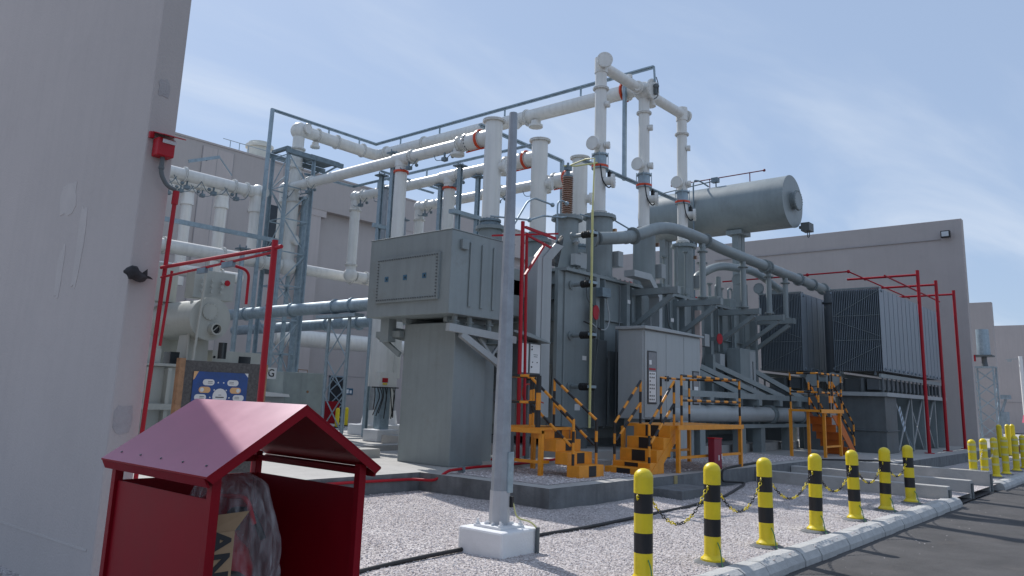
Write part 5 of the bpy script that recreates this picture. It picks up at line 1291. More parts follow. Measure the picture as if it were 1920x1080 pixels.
# grey low level ducts running in depth
t = thing('grey_duct', 'pale grey low level duct crossing between the lattice tower and the cable box', 'gas duct', (12, 18, 3.7), 'grey low ducts')
m = MB(); m.tube([(12.05, 25, 3.72), (12.05, 12.4, 3.70)], .165, 20)
for y in (20.5, 18.2, 16.3, 15.6): m.flange((12.05, y, 3.71), (0, 1, 0), .2, .04)
m.build('pipe', 'galv', t)
m = MB()
for y in (15.68, 16.5): m.tube([(12.05, y, .3), (12.05, y, 3.42)], .045, 8)
for k in range(3): m.beam((12.05, 15.68, .6 + k * .9), (12.05, 16.5, 1.5 + k * .9), .02, .025); m.beam((12.03, 16.5, .6 + k * .9), (12.03, 15.68, 1.5 + k * .9), .02, .025)
m.box(11.9, 15.3, 3.42, 12.2, 16.9, 3.50); m.build('trestle', 'galv', t)
t = thing('grey_duct', 'second pale grey low duct, lower and further back', 'gas duct', (16, 21, 3.8), 'grey low ducts')
m = MB(); m.tube([(16, 28, 3.78), (16, 16, 3.85)], .18, 18)
for y in (24, 22, 20.3): m.flange((16, y, 3.8), (0, 1, 0), .23, .05)
m.build('pipe', 'galv', t)
m = MB()
for y in (20.8, 24.6): m.tube([(16, y, .3), (16, y, 3.62)], .06, 8)
m.build('support_leg', 'galv', t)

# ================================================================== GALVANISED SUPPORTS
def rail_frame(name, lab, pts, posts, w=.11, hangers=()):
    t = thing(name, lab, 'support frame', pts[0]); m = MB()
    for a, b in zip(pts, pts[1:]):
        m.beam(a, b, w, w * .35); m.beam(V3(a) + V3((0, 0, -w * .4)), V3(b) + V3((0, 0, -w * .4)), w * .18, w * .6)
    m.build('rail', 'galv', t)
    for p, q in posts: 
        m = MB(); m.beam(p, q, w, w * .8); m.build('post', 'galv', t)
    if hangers:
        m = MB()
        for p, q in hangers: m.beam(p, q, .035, .05)
        m.build('hanger', 'galv', t)
    return t
hz = 11.03
rail_frame('cable_rail', 'highest galvanised rail following the overhead white duct and folding down at both ends',
           [(18.25, 10.62, hz), (18.25, 22.9, hz + .03), (13.55, 22.75, hz - .05)], [((13.5, 22.7, .3), (13.55, 22.7, hz - .05)), ((18.1, 11.5, 7.75), (18.1, 11.5, hz - .05))],
           hangers=[((18.28, y, BZ), (18.28, y, hz)) for y in (13.2, 16.3, 19.4, 21.5)] + [((x, 22.85, BZ), (x, 22.85, hz)) for x in (17.4, 16.0, 15.2)] + [((18.25, 10.62, hz), (18.3, 10.62, HZ + .2))])
rail_frame('cross_rail', 'galvanised beam tying the three tall white legs together at their joints', [(15.9, 11.4, 7.78), (20.9, 11.4, 7.78)], [])
rail_frame('cable_rail', 'galvanised rail crossing behind the tops of the white risers', [at(900, 233, y=14.7), at(1054, 301, y=14.7)], [(at(1054, 301, y=14.7), at(1054, 420, y=14.7))], w=.12)
rail_frame('cable_rail', 'galvanised rail running above the second level pipe', [(16.95, 13.6, 8.98), (16.95, 22.4, 8.98), (14.9, 22.5, 8.98)], [], w=.09,
           hangers=[((16.95, y, 8.5), (16.95, y, 8.98)) for y in (15.5, 18.5, 21)])
rail_frame('cable_rail', 'short galvanised rail crossing below the sky gap between the level pipes', [(15.4, 19.0, 8.62), (19.4, 19.0, 8.62)], [], w=.08)
rail_frame('cable_rail', 'galvanised rail over the furthest level pipe', [(18.9, 20.2, 8.85), (16.6, 20.2, 8.85)], [], w=.08)
def column(lab, x, y, z1, w=.12, arm=None, base=False, rnd=False):
    t = thing('duct_support', lab, 'support column', (x, y, .3), 'galvanised columns carrying the white pipes'); m = MB()
    if rnd: m.tube([(x, y, .3), (x, y, z1)], w, 14)
    else:
        m.box(x - w / 2, y - w / 2, .3, x - w / 2 + .02, y + w / 2, z1); m.box(x + w / 2 - .02, y - w / 2, .3, x + w / 2, y + w / 2, z1); m.box(x - w / 2 + .0201, y - .01, .3, x + w / 2 - .0201, y + .01, z1)
    m.build('shaft', 'pole' if rnd and base else 'galv', t)
    if arm:
        m = MB(); m.box(*arm); m.build('cross_arm', 'galv', t)
    m = MB(); m.box(x - .16, y - .16, z1, x + .16, y + .16, z1 + .04); m.tube([(x - .1, y, z1 + .04), (x - .1, y, z1 + .13)], .02, 6); m.tube([(x + .1, y, z1 + .04), (x + .1, y, z1 + .13)], .02, 6); m.build('saddle', 'galv_dark', t)
    if base:
        m = MB(); m.lathe((x, y, .3), Z, [(0, w * 2.3), (.75, w * 1.35), (.75, 0)], 8, smooth=False); m.build('white_foot', 'white_conc', t)
        m = MB(); m.box(x - .45, y - .45, .3, x + .45, y + .45, .62)
        m.build('white_block', 'white_conc', t, bevel=.02)
    return t
p = at(738, 300, y=17.75); column('square galvanised column left of the orange ringed drop pipe nearest the cable box', p.x, 17.75, 8.8)
p = at(716, 330, y=18.6); column('galvanised column behind the cable box, with a short cross arm', p.x, 18.6, 8.3, arm=(p.x - .3, 18.45, 6.6, p.x + .75, 18.55, 6.72))
p = at(828, 320, y=17.6); column('galvanised column left of the middle orange ringed drop pipe', p.x, 17.6, 8.2)
p = at(864, 295, y=15.9); q = at(897, 330, y=15.9)
column('slim galvanised column between two white risers, with a low cross arm', p.x, 15.9, 8.35, arm=(p.x - .3, 15.8, 6.86, q.x + .35, 16.0, 6.98))
column('slim galvanised column right of its twin, ending under the middle level pipe', q.x, 15.9, 8.2)
column('fat round galvanised column with white flared foot, left of a pair', 15.85, 19.3, 8.15, .13, base=True, rnd=True)
column('fat round galvanised column with white flared foot, right of a pair', 16.55, 19.1, 7.2, .12, base=True, rnd=True)
column('square dark galvanised column directly left of the wide column', 17.2, 18.9, 6.4, .22)
column('slim grey post far left between the red post and the cream drum', 11.55, 20.2, 5.5, .07, rnd=True)
# lattice towers
def lattice(lab, x0, y0, w, d, zt, n, top=True, ws=.10, ztop_plate=True):
    t = thing('lattice_tower', lab, 'lattice tower', (x0 + w / 2, y0 + d / 2, .3), 'galvanised lattice towers')
    cs = [(x0, y0), (x0 + w, y0), (x0 + w, y0 + d), (x0, y0 + d)]
    for i, (x, y) in enumerate(cs):
        m = MB(); m.angle((x, y, .3), (x, y, zt), ws, .012, sa=1 if x == x0 else -1, sb=1 if y == y0 else -1, up=(0, 1, 0)); m.beam((x, y, .3), (x, y, zt), ws, ws * .35, up=(0, 1, 0)); m.build('leg', 'galv', t)
    m = MB(); h = (zt - .5) / n
    for k in range(n):
        z0, z1 = .5 + h * k, .5 + h * (k + 1)
        for i in range(4):
            a, b = cs[i], cs[(i + 1) % 4]
            if (k + i) % 2: a, b = b, a
            m.beam((*a, z0), (*b, z1), .015, .042); m.beam((*a, z1), (*b, z1), .015, .04)
    m.build('bracing', 'galv', t)
    if top:
        m = MB()
        for y in (y0 - .12, y0 + d + .02): m.box(x0 - .15, y, zt, x0 + w + top, y + .1, zt + .16)
        m.box(x0 - .1, y0 - .0, zt + .161, x0 + .05, y0 + d, zt + .26); m.box(x0 + w - .1, y0, zt + .161, x0 + w + top - .1, y0 + d, zt + .22)
        m.beam((x0 + w, y0 - .05, zt - .7), (x0 + w + top - .25, y0 - .05, zt + .02), .05, .06); m.beam((x0 + w, y0 + d, zt - .7), (x0 + w + top - .25, y0 + d, zt + .02), .05, .06)
        m.build('top_platform', 'galv_dark', t)
    return t
lattice('big lattice tower round the drop pipe at left, with a platform reaching right', 14.1, 22.3, .98, .95, 9.45, 8, top=1.2)
m = MB(); m.tube([(15.2, 22.75, .3), (15.2, 22.75, 8.1)], .13, 16); m.box(15.0, 22.6, 8.101, 15.4, 22.9, 8.2); tag(m.build('round_column', 'galv', loc=(15.2, 22.75, .3)), 'fat round galvanised column standing against the big lattice tower', 'support column')
xpipe('pale fat pipe low behind the second grey duct', 18.0, 27.0, 28.5, 3.75, .36)
lattice('slim lattice tower with flat top under the upper left white pipe', 9.2, 22.6, .8, .9, 7.6, 6, top=.01, ws=.09)
t = thing('cross_beam', 'slim galvanised beam with a clip crossing in front of the left drop pipes', 'support frame', (9, 22, 6.0))
m = MB(); m.beam((8.5, 22.4, 6.42), (14.0, 22.4, 6.42), .06, .14); m.box(11.9, 22.36, 6.36, 12.3, 22.365, 6.46); m.build('beam', 'galv', t)
m = MB(); m.tube([(11.9, 22.6, 2.1), (11.9, 22.6, 5.3)], .07, 10); m.build('prop', 'galv', t)
m = MB(); m.beam((11.0, 23.0, 8.5), (12.0, 23.0, 8.9), .06, .1); m.beam((12.0, 23.0, 8.9), (12.5, 23.0, 8.4), .03, .03); m.build('bracket', 'galv', t)

# ================================================================== NEIGHBOUR TRANSFORMER, LEFT
t = thing('cream_transformer', 'smaller cream transformer with a fat oil drum on top, beside the near wall', 'transformer', (8.7, 17.5, .3))
m = MB(); m.box(6.6, 16.2, .5, 10.1, 20.5, 1.98); m.box(6.5, 16.1, 1.981, 10.2, 20.6, 2.04); m.build('tank', 'cream', t, bevel=.01)
m = MB()
for x in (6.9, 7.35, 7.8, 8.3, 8.8, 9.3, 9.8): m.box(x - .04, 16.02, .5, x + .04, 16.199, 1.95)
m.box(6.6, 15.98, 1.1, 10.1, 16.019, 1.22); m.build('stiffener', 'cream', t)
m = MB(); c = V3((8.55, 16.0, 3.05)); m.lathe(c, (0, 1, 0), [(0, 0), (0, .47), (.03, .47), (.03, .44), (2.1, .44), (2.22, .36), (2.3, .2), (2.32, 0)], 40); m.build('oil_drum', 'cream', t)
m = MB(); m.lathe(c + V3((-.02, 0, .16)), (0, -1, 0), [(0, .19), (.03, .19), (.03, 0)], 24); m.bolts(c + V3((-.02, -.03, .16)), (0, -1, 0), .165, 14, .012)
m.build('manhole', 'cream', t)
m = MB(); g_ = c + V3((.08, -.0, -.22)); m.lathe(g_, (0, -1, 0), [(0, .13), (.18, .13), (.18, .10), (.1, .10)], 22); m.lathe(g_, (0, -1, 0), [(.1, .1), (.1, 0)], 20, 1); m.tube([g_ + V3((-.06, -.12, -.05)), g_ + V3((.05, -.12, .06))], .012, 6); m.build('gauge', ['cream', 'glass'], t)
m = MB(); m.tube([c + V3((-.26, .4, .4)), (8.29, 16.35, 2.05)], .035, 8); m.tube([(8.31, 15.9, 4.3), (8.2, 15.9, 2.0)], .03, 8)
m.prism([(16.4, 2.05), (16.9, 2.05), (16.8, 2.75), (16.45, 2.75)], 'x', 8.3, 8.8); m.prism([(17.6, 2.05), (18.1, 2.05), (18.0, 2.75), (17.65, 2.75)], 'x', 8.3, 8.8); m.build('drum_support', 'cream', t)
m = MB(); m.box(7.6, 17.8, 3.5, 8.6, 18.3, 4.4); 
for i in range(3):
    for k in range(3): m.lathe((8.75 + .24 * i, 16.9, 4.02 - .13 * k), (0, -1, 0), [(0, 0), (0, .045), (.03, .045), (.03, 0)], 10)
m.box(8.6, 17.0, 3.6, 9.6, 17.4, 4.25); m.build('valve_box', 'cream', t)
m = MB(); m.box(7.65, 17.79, 3.65, 7.9, 17.799, 3.85); m.lathe((9.35, 16.9, 4.0), (0, -1, 0), [(0, 0), (0, .07), (.02, .07), (.02, 0)], 12, 1); m.build('dials', ['steel_dark', 'red'], t)
m = MB(); m.box(8.9, 16.4, 2.05, 10.1, 16.7, 2.4); m.lathe((8.95, 16.4, 2.25), (0, -1, 0), [(0, 0), (0, .03), (.01, .03), (.01, 0)], 10, 1); m.box(9.55, 16.39, 2.1, 9.85, 16.399, 2.3, 1)
m.tube([(c.x + .3, 15.9, 2.55), (c.x + .3, 15.9, 2.2)], .09, 12, 1); m.box(7.3, 16.3, 2.05, 7.7, 16.6, 2.35); m.box(7.9, 16.3, 2.05, 8.1, 16.6, 2.3, 1); m.build('cover_fitting', ['cream', 'glass'], t)

# patterned board with the blue poster
t = thing('notice_board', 'dark patterned board in a pine frame with a blue poster', 'notice board', (5.0, 9, 0))
m = MB(); m.box(4.53, 8.97, .55, 5.56, 9.0, 1.90); m.build('board', 'granite', t)
m = MB(); m.box(4.46, 8.94, .0, 4.529, 9.03, 1.92); m.box(5.561, 8.94, .0, 5.63, 9.03, 1.90); m.box(4.529, 8.96, .45, 5.561, 9.02, .549); m.build('frame', 'wood', t)
PX0, PX1, PZ0, PZ1 = 4.655, 5.375, .95, 1.775
m = MB(); m.box(PX0, 8.962, PZ0, PX1, 8.9695, PZ1); PO = m
def pill(m, x, z, w, h, y, mi):
    n = 10; pts = []
    for k in range(n + 1): a = -PI / 2 + PI * k / n; pts.append((x + w / 2 - h / 2 + h / 2 * math.cos(a), z + h / 2 * math.sin(a)))
    for k in range(n + 1): a = PI / 2 + PI * k / n; pts.append((x - w / 2 + h / 2 + h / 2 * math.cos(a), z + h / 2 * math.sin(a)))
    m.prism(pts, 'y', y - .0012, y, mi)
m = MB(); W = PX1 - PX0
for k, (dx, row) in enumerate(((.25, .125), (.19, .215), (.125, .305), (.17, .395))):
    z = PZ1 - row
    pill(m, PX0 + dx * W + .02, z, .15, .072, 8.9615, 0 if k % 2 == 0 else 1); pill(m, PX1 - dx * W - .02, z, .15, .072, 8.9615, 0 if k % 2 == 0 else 1)
    pill(m, PX0 + (dx + .2) * W, z, .018, .018, 8.9615, 0); pill(m, PX1 - (dx + .2) * W, z, .018, .018, 8.9615, 0)
    if k % 2: pill(m, PX0 + dx * W - .015, z, .05, .05, 8.960, 0); pill(m, PX1 - dx * W + .015, z, .05, .05, 8.960, 0)
pill(m, PX0 + W * .5, PZ1 - .29, .19, .19, 8.9615, 0)
m.add([(PX0, 8.9612, PZ1), (PX0 + .06, 8.9612, PZ1), (PX0 + .015, 8.9612, PZ1 - .09), (PX0, 8.9612, PZ1 - .1)], [(0, 1, 2, 3)], False, 1); m.add([(PX1, 8.9612, PZ1), (PX1 - .05, 8.9612, PZ1), (PX1, 8.9612, PZ1 - .05)], [(0, 1, 2)], False, 0)
PO.ops.append((len(PO.v), len(PO.f))); o_ = len(PO.v); PO.v += m.v; PO.f += [[i + o_ for i in f] for f in m.f]; PO.sm += m.sm; PO.mi += [i + 1 for i in m.mi]
po = PO.build('poster', ['blue', 'paper', 'peach'], t)
m = MB()
for dx, row in ((.25, .125), (.125, .305)):
    for s_, X in ((1, PX0), (-1, PX1)):
        xx = X + s_ * (dx * W + .02); z = PZ1 - row
        for q in range(2): m.box(xx - .03 + (.02 if s_ > 0 else -.02), 8.9598, z + .008 - .02 * q, xx + .03 + (.02 if s_ > 0 else -.02), 8.9602, z + .014 - .02 * q)
m.box(PX0 + W * .5 - .055, 8.9598, PZ1 - .306, PX0 + W * .5 + .055, 8.9602, PZ1 - .294); m.box(PX0 + W * .5 - .018, 8.9598, PZ1 - .276, PX0 + W * .5 + .018, 8.9602, PZ1 - .270)
m.build('print_lines', 'ink', po)

# cabinets and sign left of the cable box
t = thing('kiosk', 'low pale cabinet with a white roof behind the red post', 'cabinet', (11.4, 18, .3))
m = MB(); m.box(10.7, 18, .3, 11.9, 18.7, 1.40); m.build('body', 'steel_pale', t, bevel=.01)
m = MB(); m.prism([(10.6, 1.401), (12.0, 1.401), (11.97, 1.47), (11.2, 1.53), (10.6, 1.5)], 'y', 17.9, 18.8); m.build('roof', 'plate', t)
m = MB(); m.box(11.0, 17.98, 1.2, 11.5, 17.999, 1.28); m.build('label', mat('pinkish_label', (.65, .52, .5), .5), t)
m = MB(); m.box(11.35, 17.985, .35, 11.36, 17.999, 1.2); m.build('door_seam', 'ink', t)
t = thing('warning_board', 'small white board with black capital letters half hidden by the red post', 'sign', (11.2, 17.8, 2))
a = at(518, 702, y=17.8)
m = MB(); m.box(a.x - 1.95, 17.8, 1.85, a.x, 17.82, 2.13); m.build('board', 'plate', t)
text('lettering', 'WARNING', .27, (a.x - .05, 17.798, 1.985), 'ink', t, ext=.001, bold=.003, align='RIGHT')
m = MB(); m.box(a.x - .5, 17.83, .3, a.x - .44, 17.89, 1.85); m.box(a.x - 1.7, 17.83, .3, a.x - 1.64, 17.89, 1.85); m.build('leg', 'galv', t)
t = thing('panel_cabinet', 'wide plain greenish grey steel cabinet left of the yellow posts', 'cabinet', (12.6, 18.3, .3))
m = MB(); m.box(11.96, 18.2, .3, 13.25, 19.2, 2.06); m.build('body', mat('greenish_grey_paint', (.31, .355, .345), .5, streak=.25), t, bevel=.012)
m = MB(); m.lathe((12.75, 18.199, 1.55), (0, -1, 0), [(0, 0), (0, .035), (.01, .035), (.01, 0)], 12); m.tube([(12.6, 18.5, 2.07), (12.6, 18.5, 2.14), (12.9, 18.5, 2.14), (12.9, 18.5, 2.07)], .012, 6); m.build('badge', 'wood', t)
# equipment on top of kiosk
t = thing('valve_rack', 'jumble of small grey valves on a frame behind the white roofed cabinet', 'valves', (11.5, 19.4, .3))
m = MB(); m.box(10.6, 19.3, 1.45, 12.0, 19.8, 1.7)
for i in range(6): m.tube([(10.7 + .25 * i, 19.4, 1.7), (10.7 + .25 * i, 19.4, 1.85 + .08 * (i % 3))], .05, 8)
m.box(10.7, 19.4, .3, 10.8, 19.5, 1.45); m.box(11.8, 19.4, .3, 11.9, 19.5, 1.45); m.build('rack', 'steel', t)
# red panel, yellow posts, wash station in the gap
t = thing('fire_screen', 'flat dark red standing panel behind the yellow posts', 'panel', (22.2, 28, .3))
a = at(604, 752, y=26); b = at(637, 752, y=26)
m = MB(); m.box(a.x, 26, .32, b.x, 26.05, a.z); m.build('panel', 'red_hut', t); m = MB(); m.box(a.x + .1, 26.05, .3, a.x + .2, 26.4, .5); m.box(b.x - .2, 26.05, .3, b.x - .1, 26.4, .5); m.build('foot', 'steel_dark', t)
for i, (px_, py_, top, lab) in enumerate(((631, 802, 765, 'yellow post at the back, leftmost, in front of the red panel'), (648, 799, 764, 'yellow post at the back, right beside the red panel'), (667, 780, 750, 'yellow post at the back, thinner and further away'), (684, 800, 766, 'yellow post at the back between the two white flared feet'))):
    q = at(px_, py_, z=.3) if i != 2 else at(px_, py_, z=.3)
    h = max(.7, at(px_, top, x=q.x).z - .3)
    t = thing('guard_post', lab, 'bollard', (q.x, q.y, .3), 'yellow guard posts at the back')
    r_ = .075 if i != 2 else .09
    m = MB(); m.lathe((q.x, q.y, .3), Z, [(0, r_), (h - .05, r_), (h, r_ * .5), (h, 0)], 14); m.build('post', 'yellow', t)
    m = MB(); m.box(q.x - .2, q.y - .2, .3, q.x + .2, q.y + .2, .34); m.build('base', 'rubber', t)
t = thing('cable_terminal', 'white pedestal with a red notice and hanging wires beside the wide column', 'terminal', (14.2, 17.6, .3))
a = at(718, 712, y=16.6); 
m = MB(); m.box(a.x - .12, 16.6, 1.75, a.x + .50, 16.75, 2.15); m.lathe((a.x + .2, 16.95, 1.76), Z, [(0, 0), (0, .33), (1.9, .33), (2.1, .2)], 24); m.build('panel', 'duct', t)
m = MB(); m.box(a.x - .02, 16.585, a.z - .07, a.x + .17, 16.599, a.z + .05, 0); m.box(a.x + .0, 16.586, a.z - .13, a.x + .15, 16.599, a.z - .09, 1); m.build('notice', ['red', 'yellow'], t)
m = MB(); m.box(a.x - .02, 16.6, .62, a.x + .3, 16.8, 1.74); m.build('column', 'galv', t); m = MB(); m.box(a.x - .25, 16.4, .3, a.x + .5, 17.0, .619); m.build('white_block', 'white_conc', t, bevel=.02)
m = MB(); r = random.Random(9)
for i in range(9):
    x = a.x - .35 + .09 * i; m.tube(fillet([(x, 16.5, 1.75), (x + r.uniform(-.1, .1), 16.45, 1.5), (x + r.uniform(-.1, .15), 16.5, 1.2 - r.uniform(0, .4))], .1, 3), .014, 5)
m.box(a.x - .4, 16.5, 1.72, a.x + .5, 16.56, 1.749); m.build('wires', 'rubber', t)
t = thing('switch_handle', 'small red topped control box on the white footed column', 'switch', (16, 19, 1.6))
a = at(690, 729, y=18.85); m = MB(); m.box(a.x - .07, 18.85, a.z - .05, a.x + .07, 18.93, a.z + .08); m.build('box', 'red', t)
m = MB(); m.box(a.x - .07, 18.86, a.z - .28, a.x + .05, 18.92, a.z - .051); m.build('yellow_box', 'yellow', t)

# ================================================================== BACK BUILDING
t = thing('switchgear_hall', 'long beige windowless hall behind the whole plant with a projecting upper band', 'building', (30, 33, 0))
Y = 33.0
m = MB(); m.box(6, Y + .45, 0, 70, 45, 12.45); m.build('wall', 'wall', t)
m = MB(); m.box(6, Y, 0, 21.4, Y + .449, 12.56); m.box(21.401, Y, 10.75, 70, Y + .449, 12.56); m.box(6, Y - .03, 12.561, 70, 45.02, 12.66); m.build('upper_band', 'wall', t, bevel=.01)
m = MB()
for x in (22.2, 28.6, 35, 41.4, 47.8, 54): m.box(x, Y + .05, 0, x + .9, Y + .448, 10.4)
for x in (21.9, 28.3, 34.7, 41.1, 47.5, 53.7): m.box(x, Y + .02, 10.401, x + 1.5, Y + .448, 10.749)
m.build('pilaster', 'wall2', t)
m = MB(); m.box(16.4, Y - .04, 0, 17.9, Y - .001, 12.4); m.box(19.7, Y - .04, 0, 20.6, Y - .001, 12.4); m.build('flat_pilaster', 'wall2', t)
m = MB()
for x in (16.38, 17.1, 17.92, 19.68, 20.62): m.box(x - .015, Y - .045, 0, x + .015, Y - .0405 if x != 16.38 else Y - .002, 12.4)
for z in (2.35, 4.9, 7.6): m.box(22, Y + .446 - .012, z, 70, Y + .4495, z + .03)
for z in (4.0, 7.2): m.box(6, Y - .012, z, 16.3, Y - .0005, z + .03)
m.build('joint_line', 'patch', t)
a = at(620, 706, y=33.4); b = at(645, 706, y=33.4)
m = MB(); m.box(a.x, Y + .40, 0, b.x, Y + .44, 2.3); d = m.build('door', 'glass', t)
m = MB(); w = b.x - a.x
for s_ in (0, 1, 2):
    z = .2 + s_ * .7; m.beam((a.x, Y + .38, z), (b.x, Y + .38, z + .7), .03, .05); m.beam((b.x, Y + .375, z), (a.x, Y + .375, z + .7), .03, .05)
m.box(a.x - .06, Y + .37, 0, a.x, Y + .44, 2.36); m.box(b.x, Y + .37, 0, b.x + .06, Y + .44, 2.36); m.box(a.x - .06, Y + .37, 2.3, b.x + .06, Y + .44, 2.38); m.build('gate_bars', 'galv', d)
a = at(655, 734, y=33.4); m = MB(); m.box(a.x - .25, Y + .42, a.z - .16, a.x + .25, Y + .448, a.z + .16); m.build('exit_plate', 'blue_tag', t)
m = MB(); m.box(a.x - .17, Y + .415, a.z - .1, a.x - .03, Y + .4195, a.z + .1); m.box(a.x + .03, Y + .415, a.z - .1, a.x + .17, Y + .4195, a.z + .06); m.build('exit_symbol', 'plate', t)
a = at(507, 400, y=33); m = MB(); m.box(a.x - .1, Y - .07, 7.0, a.x + .45, Y - .0461, 10.4); m.build('louvre', 'glass', t)
m = MB()
for (px_, py_) in ((466, 396), (386, 300)): q = at(px_, py_, y=33); m.lathe((q.x, Y - .05, q.z), (0, -1, 0), [(-.04, .06), (0.0, .06), (.0, 0)], 8)
m.build('vent_hole', 'ink', t)
# roof tank and its railing
t = thing('roof_drum', 'short white ventilator drum with a railing on the hall roof', 'ventilator', (21, 36, 12.66))
a = at(486, 285, y=36)
m = MB(); m.box(a.x - .7, 35.3, 12.661, a.x + .7, 36.7, 13.049); m.lathe((a.x, 36, 13.05), Z, [(0, .62), (.35, .62), (.35, .70), (.5, .70), (.5, .62), (1.0, .62), (1.0, .72), (1.15, .72), (1.2, .6), (1.3, .58), (1.35, 0)], 28); m.build('drum', mat('creamy_white', (.62, .62, .55), .5), t)
m = MB(); 
for dx in (-2.2, -1.7, -1.2, 1.0, 1.5, 2.0): m.tube([(a.x + dx, 35, 12.66), (a.x + dx, 35, 13.7)], .02, 5)
for z in (13.2, 13.7): m.tube([(a.x - 2.6, 35, z), (a.x + 2.2, 35, z)], .02, 5)
m.build('railing', 'galv', t)

# ================================================================== FIREWALLS AND STRUCTURES TO THE RIGHT
t = thing('firewall', 'tall beige firewall closing the right side, a floodlight near its top corner', 'wall', (35.2, 6.2, 0), 'beige firewalls')
m = MB(); m.box(35.1, 6.2, 0, 35.45, 30, 9.36); m.build('wall', 'wall', t, bevel=.015)
m = MB(); m.box(35.05, 7.0, 8.55, 35.095, 17, 8.575) ; m.build('cable_line', 'patch', t)
a = at(1774, 440, x=35)
t = thing('floodlight', 'black floodlight fixed high on the right firewall', 'light', a)
m = MB(); m.box(34.8, a.y - .17, a.z - .14, 34.98, a.y + .17, a.z + .14); m.box(34.98, a.y - .05, a.z - .05, 35.099, a.y + .05, a.z + .05); m.build('housing', 'rubber', t, bevel=.01)
m = MB(); m.box(34.79, a.y - .13, a.z - .1, 34.799, a.y + .13, a.z + .1); m.build('lens', 'lamp_glass', t)
t = thing('firewall', 'second firewall further along the road, just right of the tall one', 'wall', (48, 7.3, 0), 'beige firewalls')
q = at(1858, 566, x=50)
m = MB(); m.box(50, q.y, 0, 50.4, 30, q.z); m.build('wall', 'wall', t, bevel=.015)
t = thing('far_building', 'low plain beige building at the right edge of the view', 'building', (80, 6, 0))
q = at(1862, 611, x=80)
m = MB(); m.box(80, -14, 0, 95, q.y + 8, q.z); m.build('wall', 'wall2', t); m = MB(); m.box(79.97, -14, 2.6, 79.999, q.y + 8, 2.63); m.build('joint_line', 'patch', t)
# lattice stand with a white post bushing
t = thing('bushing_stand', 'slim lattice stand carrying a white cylinder in the gap right of the tall firewall', 'bushing', (46, 7.6, .3))
a = at(1845, 668, x=44); x, y = 44, a.y
zt_ = at(1848, 690, x=44).z; z2 = at(1843, 666, x=44).z; z3 = at(1838, 618, x=44).z
m = MB(); m.lathe((x, y, z2), Z, [(0, 0), (0, .30), (z3 - z2, .28), (z3 - z2, 0)], 24); m.build('cylinder', 'galv', t)
m = MB(); m.box(x - .4, y - .4, z2 - .08, x + .4, y + .4, z2 - .001); m.lathe((x, y, zt_ + .06), Z, [(0, .16), (.25, .12), (z2 - zt_ - .15, .12)], 12); m.build('bracket', 'steel_dark', t)
m = MB(); m.box(x - .45, y - .45, zt_, x + .45, y + .45, zt_ + .06)
cs = [(x - .4, y - .4), (x + .4, y - .4), (x + .4, y + .4), (x - .4, y + .4)]
for c_ in cs: m.beam((*c_, .3), (*c_, zt_), .07, .07)
for k in range(5):
    z0 = .4 + k * (zt_ - .5) / 5; z1 = z0 + (zt_ - .5) / 5
    for i in range(4): m.beam((*cs[i], z0), (*cs[(i + 1) % 4], z1), .03, .05)
m.build('stand', 'galv', t)
m = MB(); m.box(x + .3, y - .75, .9, x + .7, y - .45, 1.7); m.tube([(x + .4, y - .5, 1.7), (x + .4, y - .7, 2.3)], .06, 8); m.box(x + .2, y - .9, 2.3, x + .6, y - .5, 2.5); m.build('drive_box', 'galv', t)
m = MB(); m.box(x - .5, y + .3, zt_ + .3, x - .3, y + .5, zt_ + .6); m.build('red_box', 'red', t)
t = thing('lamp_post', 'thin white street lamp post with a side camera at the right edge', 'street lamp', (58, 7, 0))
a = at(1913, 668, x=58)
m = MB(); m.tube([(58, a.y, 0), (58, a.y, a.z)], .11, 10); m.build('post', 'plate', t); m = MB(); m.beam((58, a.y, a.z - .15), (58, a.y + .8, a.z - .2), .05, .05); m.box(57.9, a.y + .5, a.z - .35, 58.1, a.y + .7, a.z - .2); m.build('arm', 'steel_pale', t)
t = thing('hut', 'red sheet metal shelter far away at the right edge behind the plain bollards', 'shelter', (31.8, 4.1, 0))
hx, hy = at(1914, 815, y=5.5).x, 4.9
m = MB(); m.box(hx, hy - .5, 0, hx + .8, hy + .4, 1.25); m.build('body', 'red', t)
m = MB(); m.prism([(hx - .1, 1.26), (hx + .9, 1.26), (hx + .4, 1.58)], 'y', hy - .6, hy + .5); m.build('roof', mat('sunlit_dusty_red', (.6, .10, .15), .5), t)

# ================================================================== LIGHT, SKY
EL, AZ = math.radians(46), math.atan2(1.0, .32)      # sun stands beyond the plant, a little right of +Y
sd = V3((math.cos(EL) * math.cos(AZ), math.cos(EL) * math.sin(AZ), math.sin(EL)))
sl = bpy.data.lights.new('sun', 'SUN'); sl.energy = 4.2; sl.angle = math.radians(.53); sl.color = (1, .965, .93)
so = bpy.data.objects.new('sun', sl); COL.objects.link(so); so.rotation_euler = sd.to_track_quat('Z', 'Y').to_euler()
w = bpy.data.worlds.new('World'); scn.world = w; w.use_nodes = True
nt = w.node_tree; N = nt.nodes; L = nt.links; N.clear()
out = N.new('ShaderNodeOutputWorld'); bg = N.new('ShaderNodeBackground'); bg.inputs['Strength'].default_value = SKY
sky = N.new('ShaderNodeTexSky'); sky.sky_type = 'NISHITA'; sky.sun_disc = False; sky.sun_elevation = EL
sky.sun_rotation = PI / 2 - AZ          # measured clockwise from +Y
sky.altitude = 0; sky.air_density = 1.0; sky.dust_density = .6; sky.ozone_density = 3.0
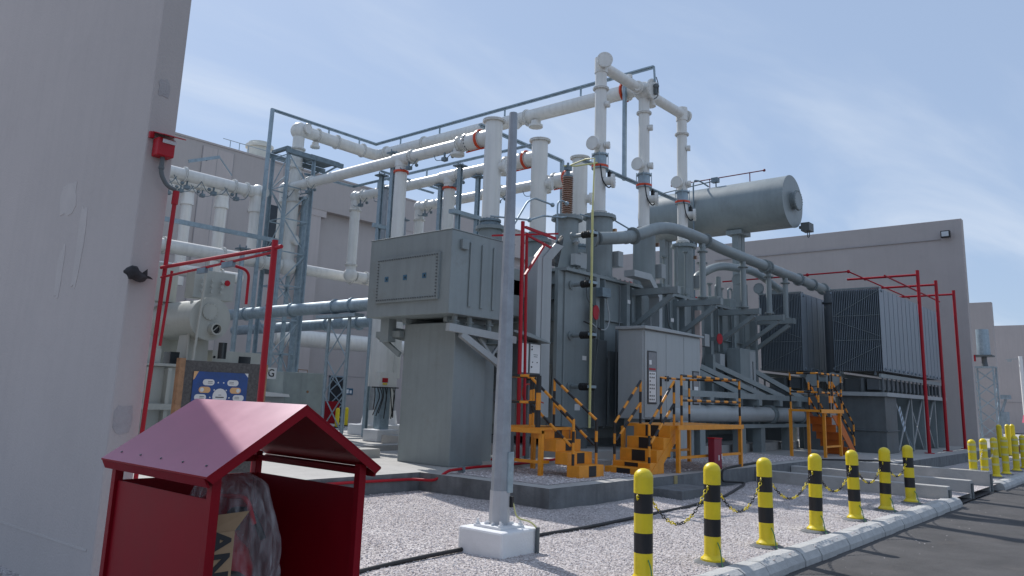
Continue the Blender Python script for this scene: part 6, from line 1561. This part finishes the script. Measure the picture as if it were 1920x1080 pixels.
# thin wisps of high cloud, laid on a far sheet above the place
tc = N.new('ShaderNodeTexCoord'); sep = N.new('ShaderNodeSeparateXYZ'); L.new(tc.outputs['Generated'], sep.inputs[0])
zz = N.new('ShaderNodeMath'); zz.operation = 'MAXIMUM'; zz.inputs[1].default_value = .04; L.new(sep.outputs['Z'], zz.inputs[0])
za = N.new('ShaderNodeMath'); za.operation = 'ADD'; za.inputs[1].default_value = .12; L.new(zz.outputs[0], za.inputs[0])
dx = N.new('ShaderNodeMath'); dx.operation = 'DIVIDE'; L.new(sep.outputs['X'], dx.inputs[0]); L.new(za.outputs[0], dx.inputs[1])
dy = N.new('ShaderNodeMath'); dy.operation = 'DIVIDE'; L.new(sep.outputs['Y'], dy.inputs[0]); L.new(za.outputs[0], dy.inputs[1])
cb = N.new('ShaderNodeCombineXYZ'); L.new(dx.outputs[0], cb.inputs[0]); L.new(dy.outputs[0], cb.inputs[1])
mp = N.new('ShaderNodeMapping'); mp.inputs['Rotation'].default_value = (0, 0, math.radians(25)); mp.inputs['Scale'].default_value = (.55, 1.5, 1); mp.inputs['Location'].default_value = (1.3, .4, 0)
L.new(cb.outputs[0], mp.inputs[0])
n1 = N.new('ShaderNodeTexNoise'); n1.inputs['Scale'].default_value = .9; n1.inputs['Detail'].default_value = 7; n1.inputs['Roughness'].default_value = .55; n1.inputs['Distortion'].default_value = .6
L.new(mp.outputs[0], n1.inputs['Vector'])
rp = N.new('ShaderNodeValToRGB'); rp.color_ramp.interpolation = 'EASE'; rp.color_ramp.elements[0].position = .44; rp.color_ramp.elements[0].color = (0, 0, 0, 1); rp.color_ramp.elements[1].position = .72; rp.color_ramp.elements[1].color = (.62, .62, .62, 1)
L.new(n1.outputs['Fac'], rp.inputs['Fac'])
mx = N.new('ShaderNodeMix'); mx.data_type = 'RGBA'; L.new(rp.outputs['Color'], mx.inputs['Factor'])
veil = N.new('ShaderNodeMix'); veil.data_type = 'RGBA'; veil.inputs['Factor'].default_value = VEIL; L.new(sky.outputs[0], veil.inputs['A']); veil.inputs['B'].default_value = VCOL
L.new(veil.outputs['Result'], mx.inputs['A']); mx.inputs['B'].default_value = CLOUD
L.new(mx.outputs['Result'], bg.inputs['Color']); L.new(bg.outputs[0], out.inputs[0])
scn.view_settings.view_transform = 'Standard'; scn.view_settings.look = 'None'; scn.view_settings.gamma = 1; scn.view_settings.exposure = EXPO
scn.view_settings.use_curve_mapping = False
scn.cycles.max_bounces = 8; scn.cycles.diffuse_bounces = 3; scn.cycles.transparent_max_bounces = 16
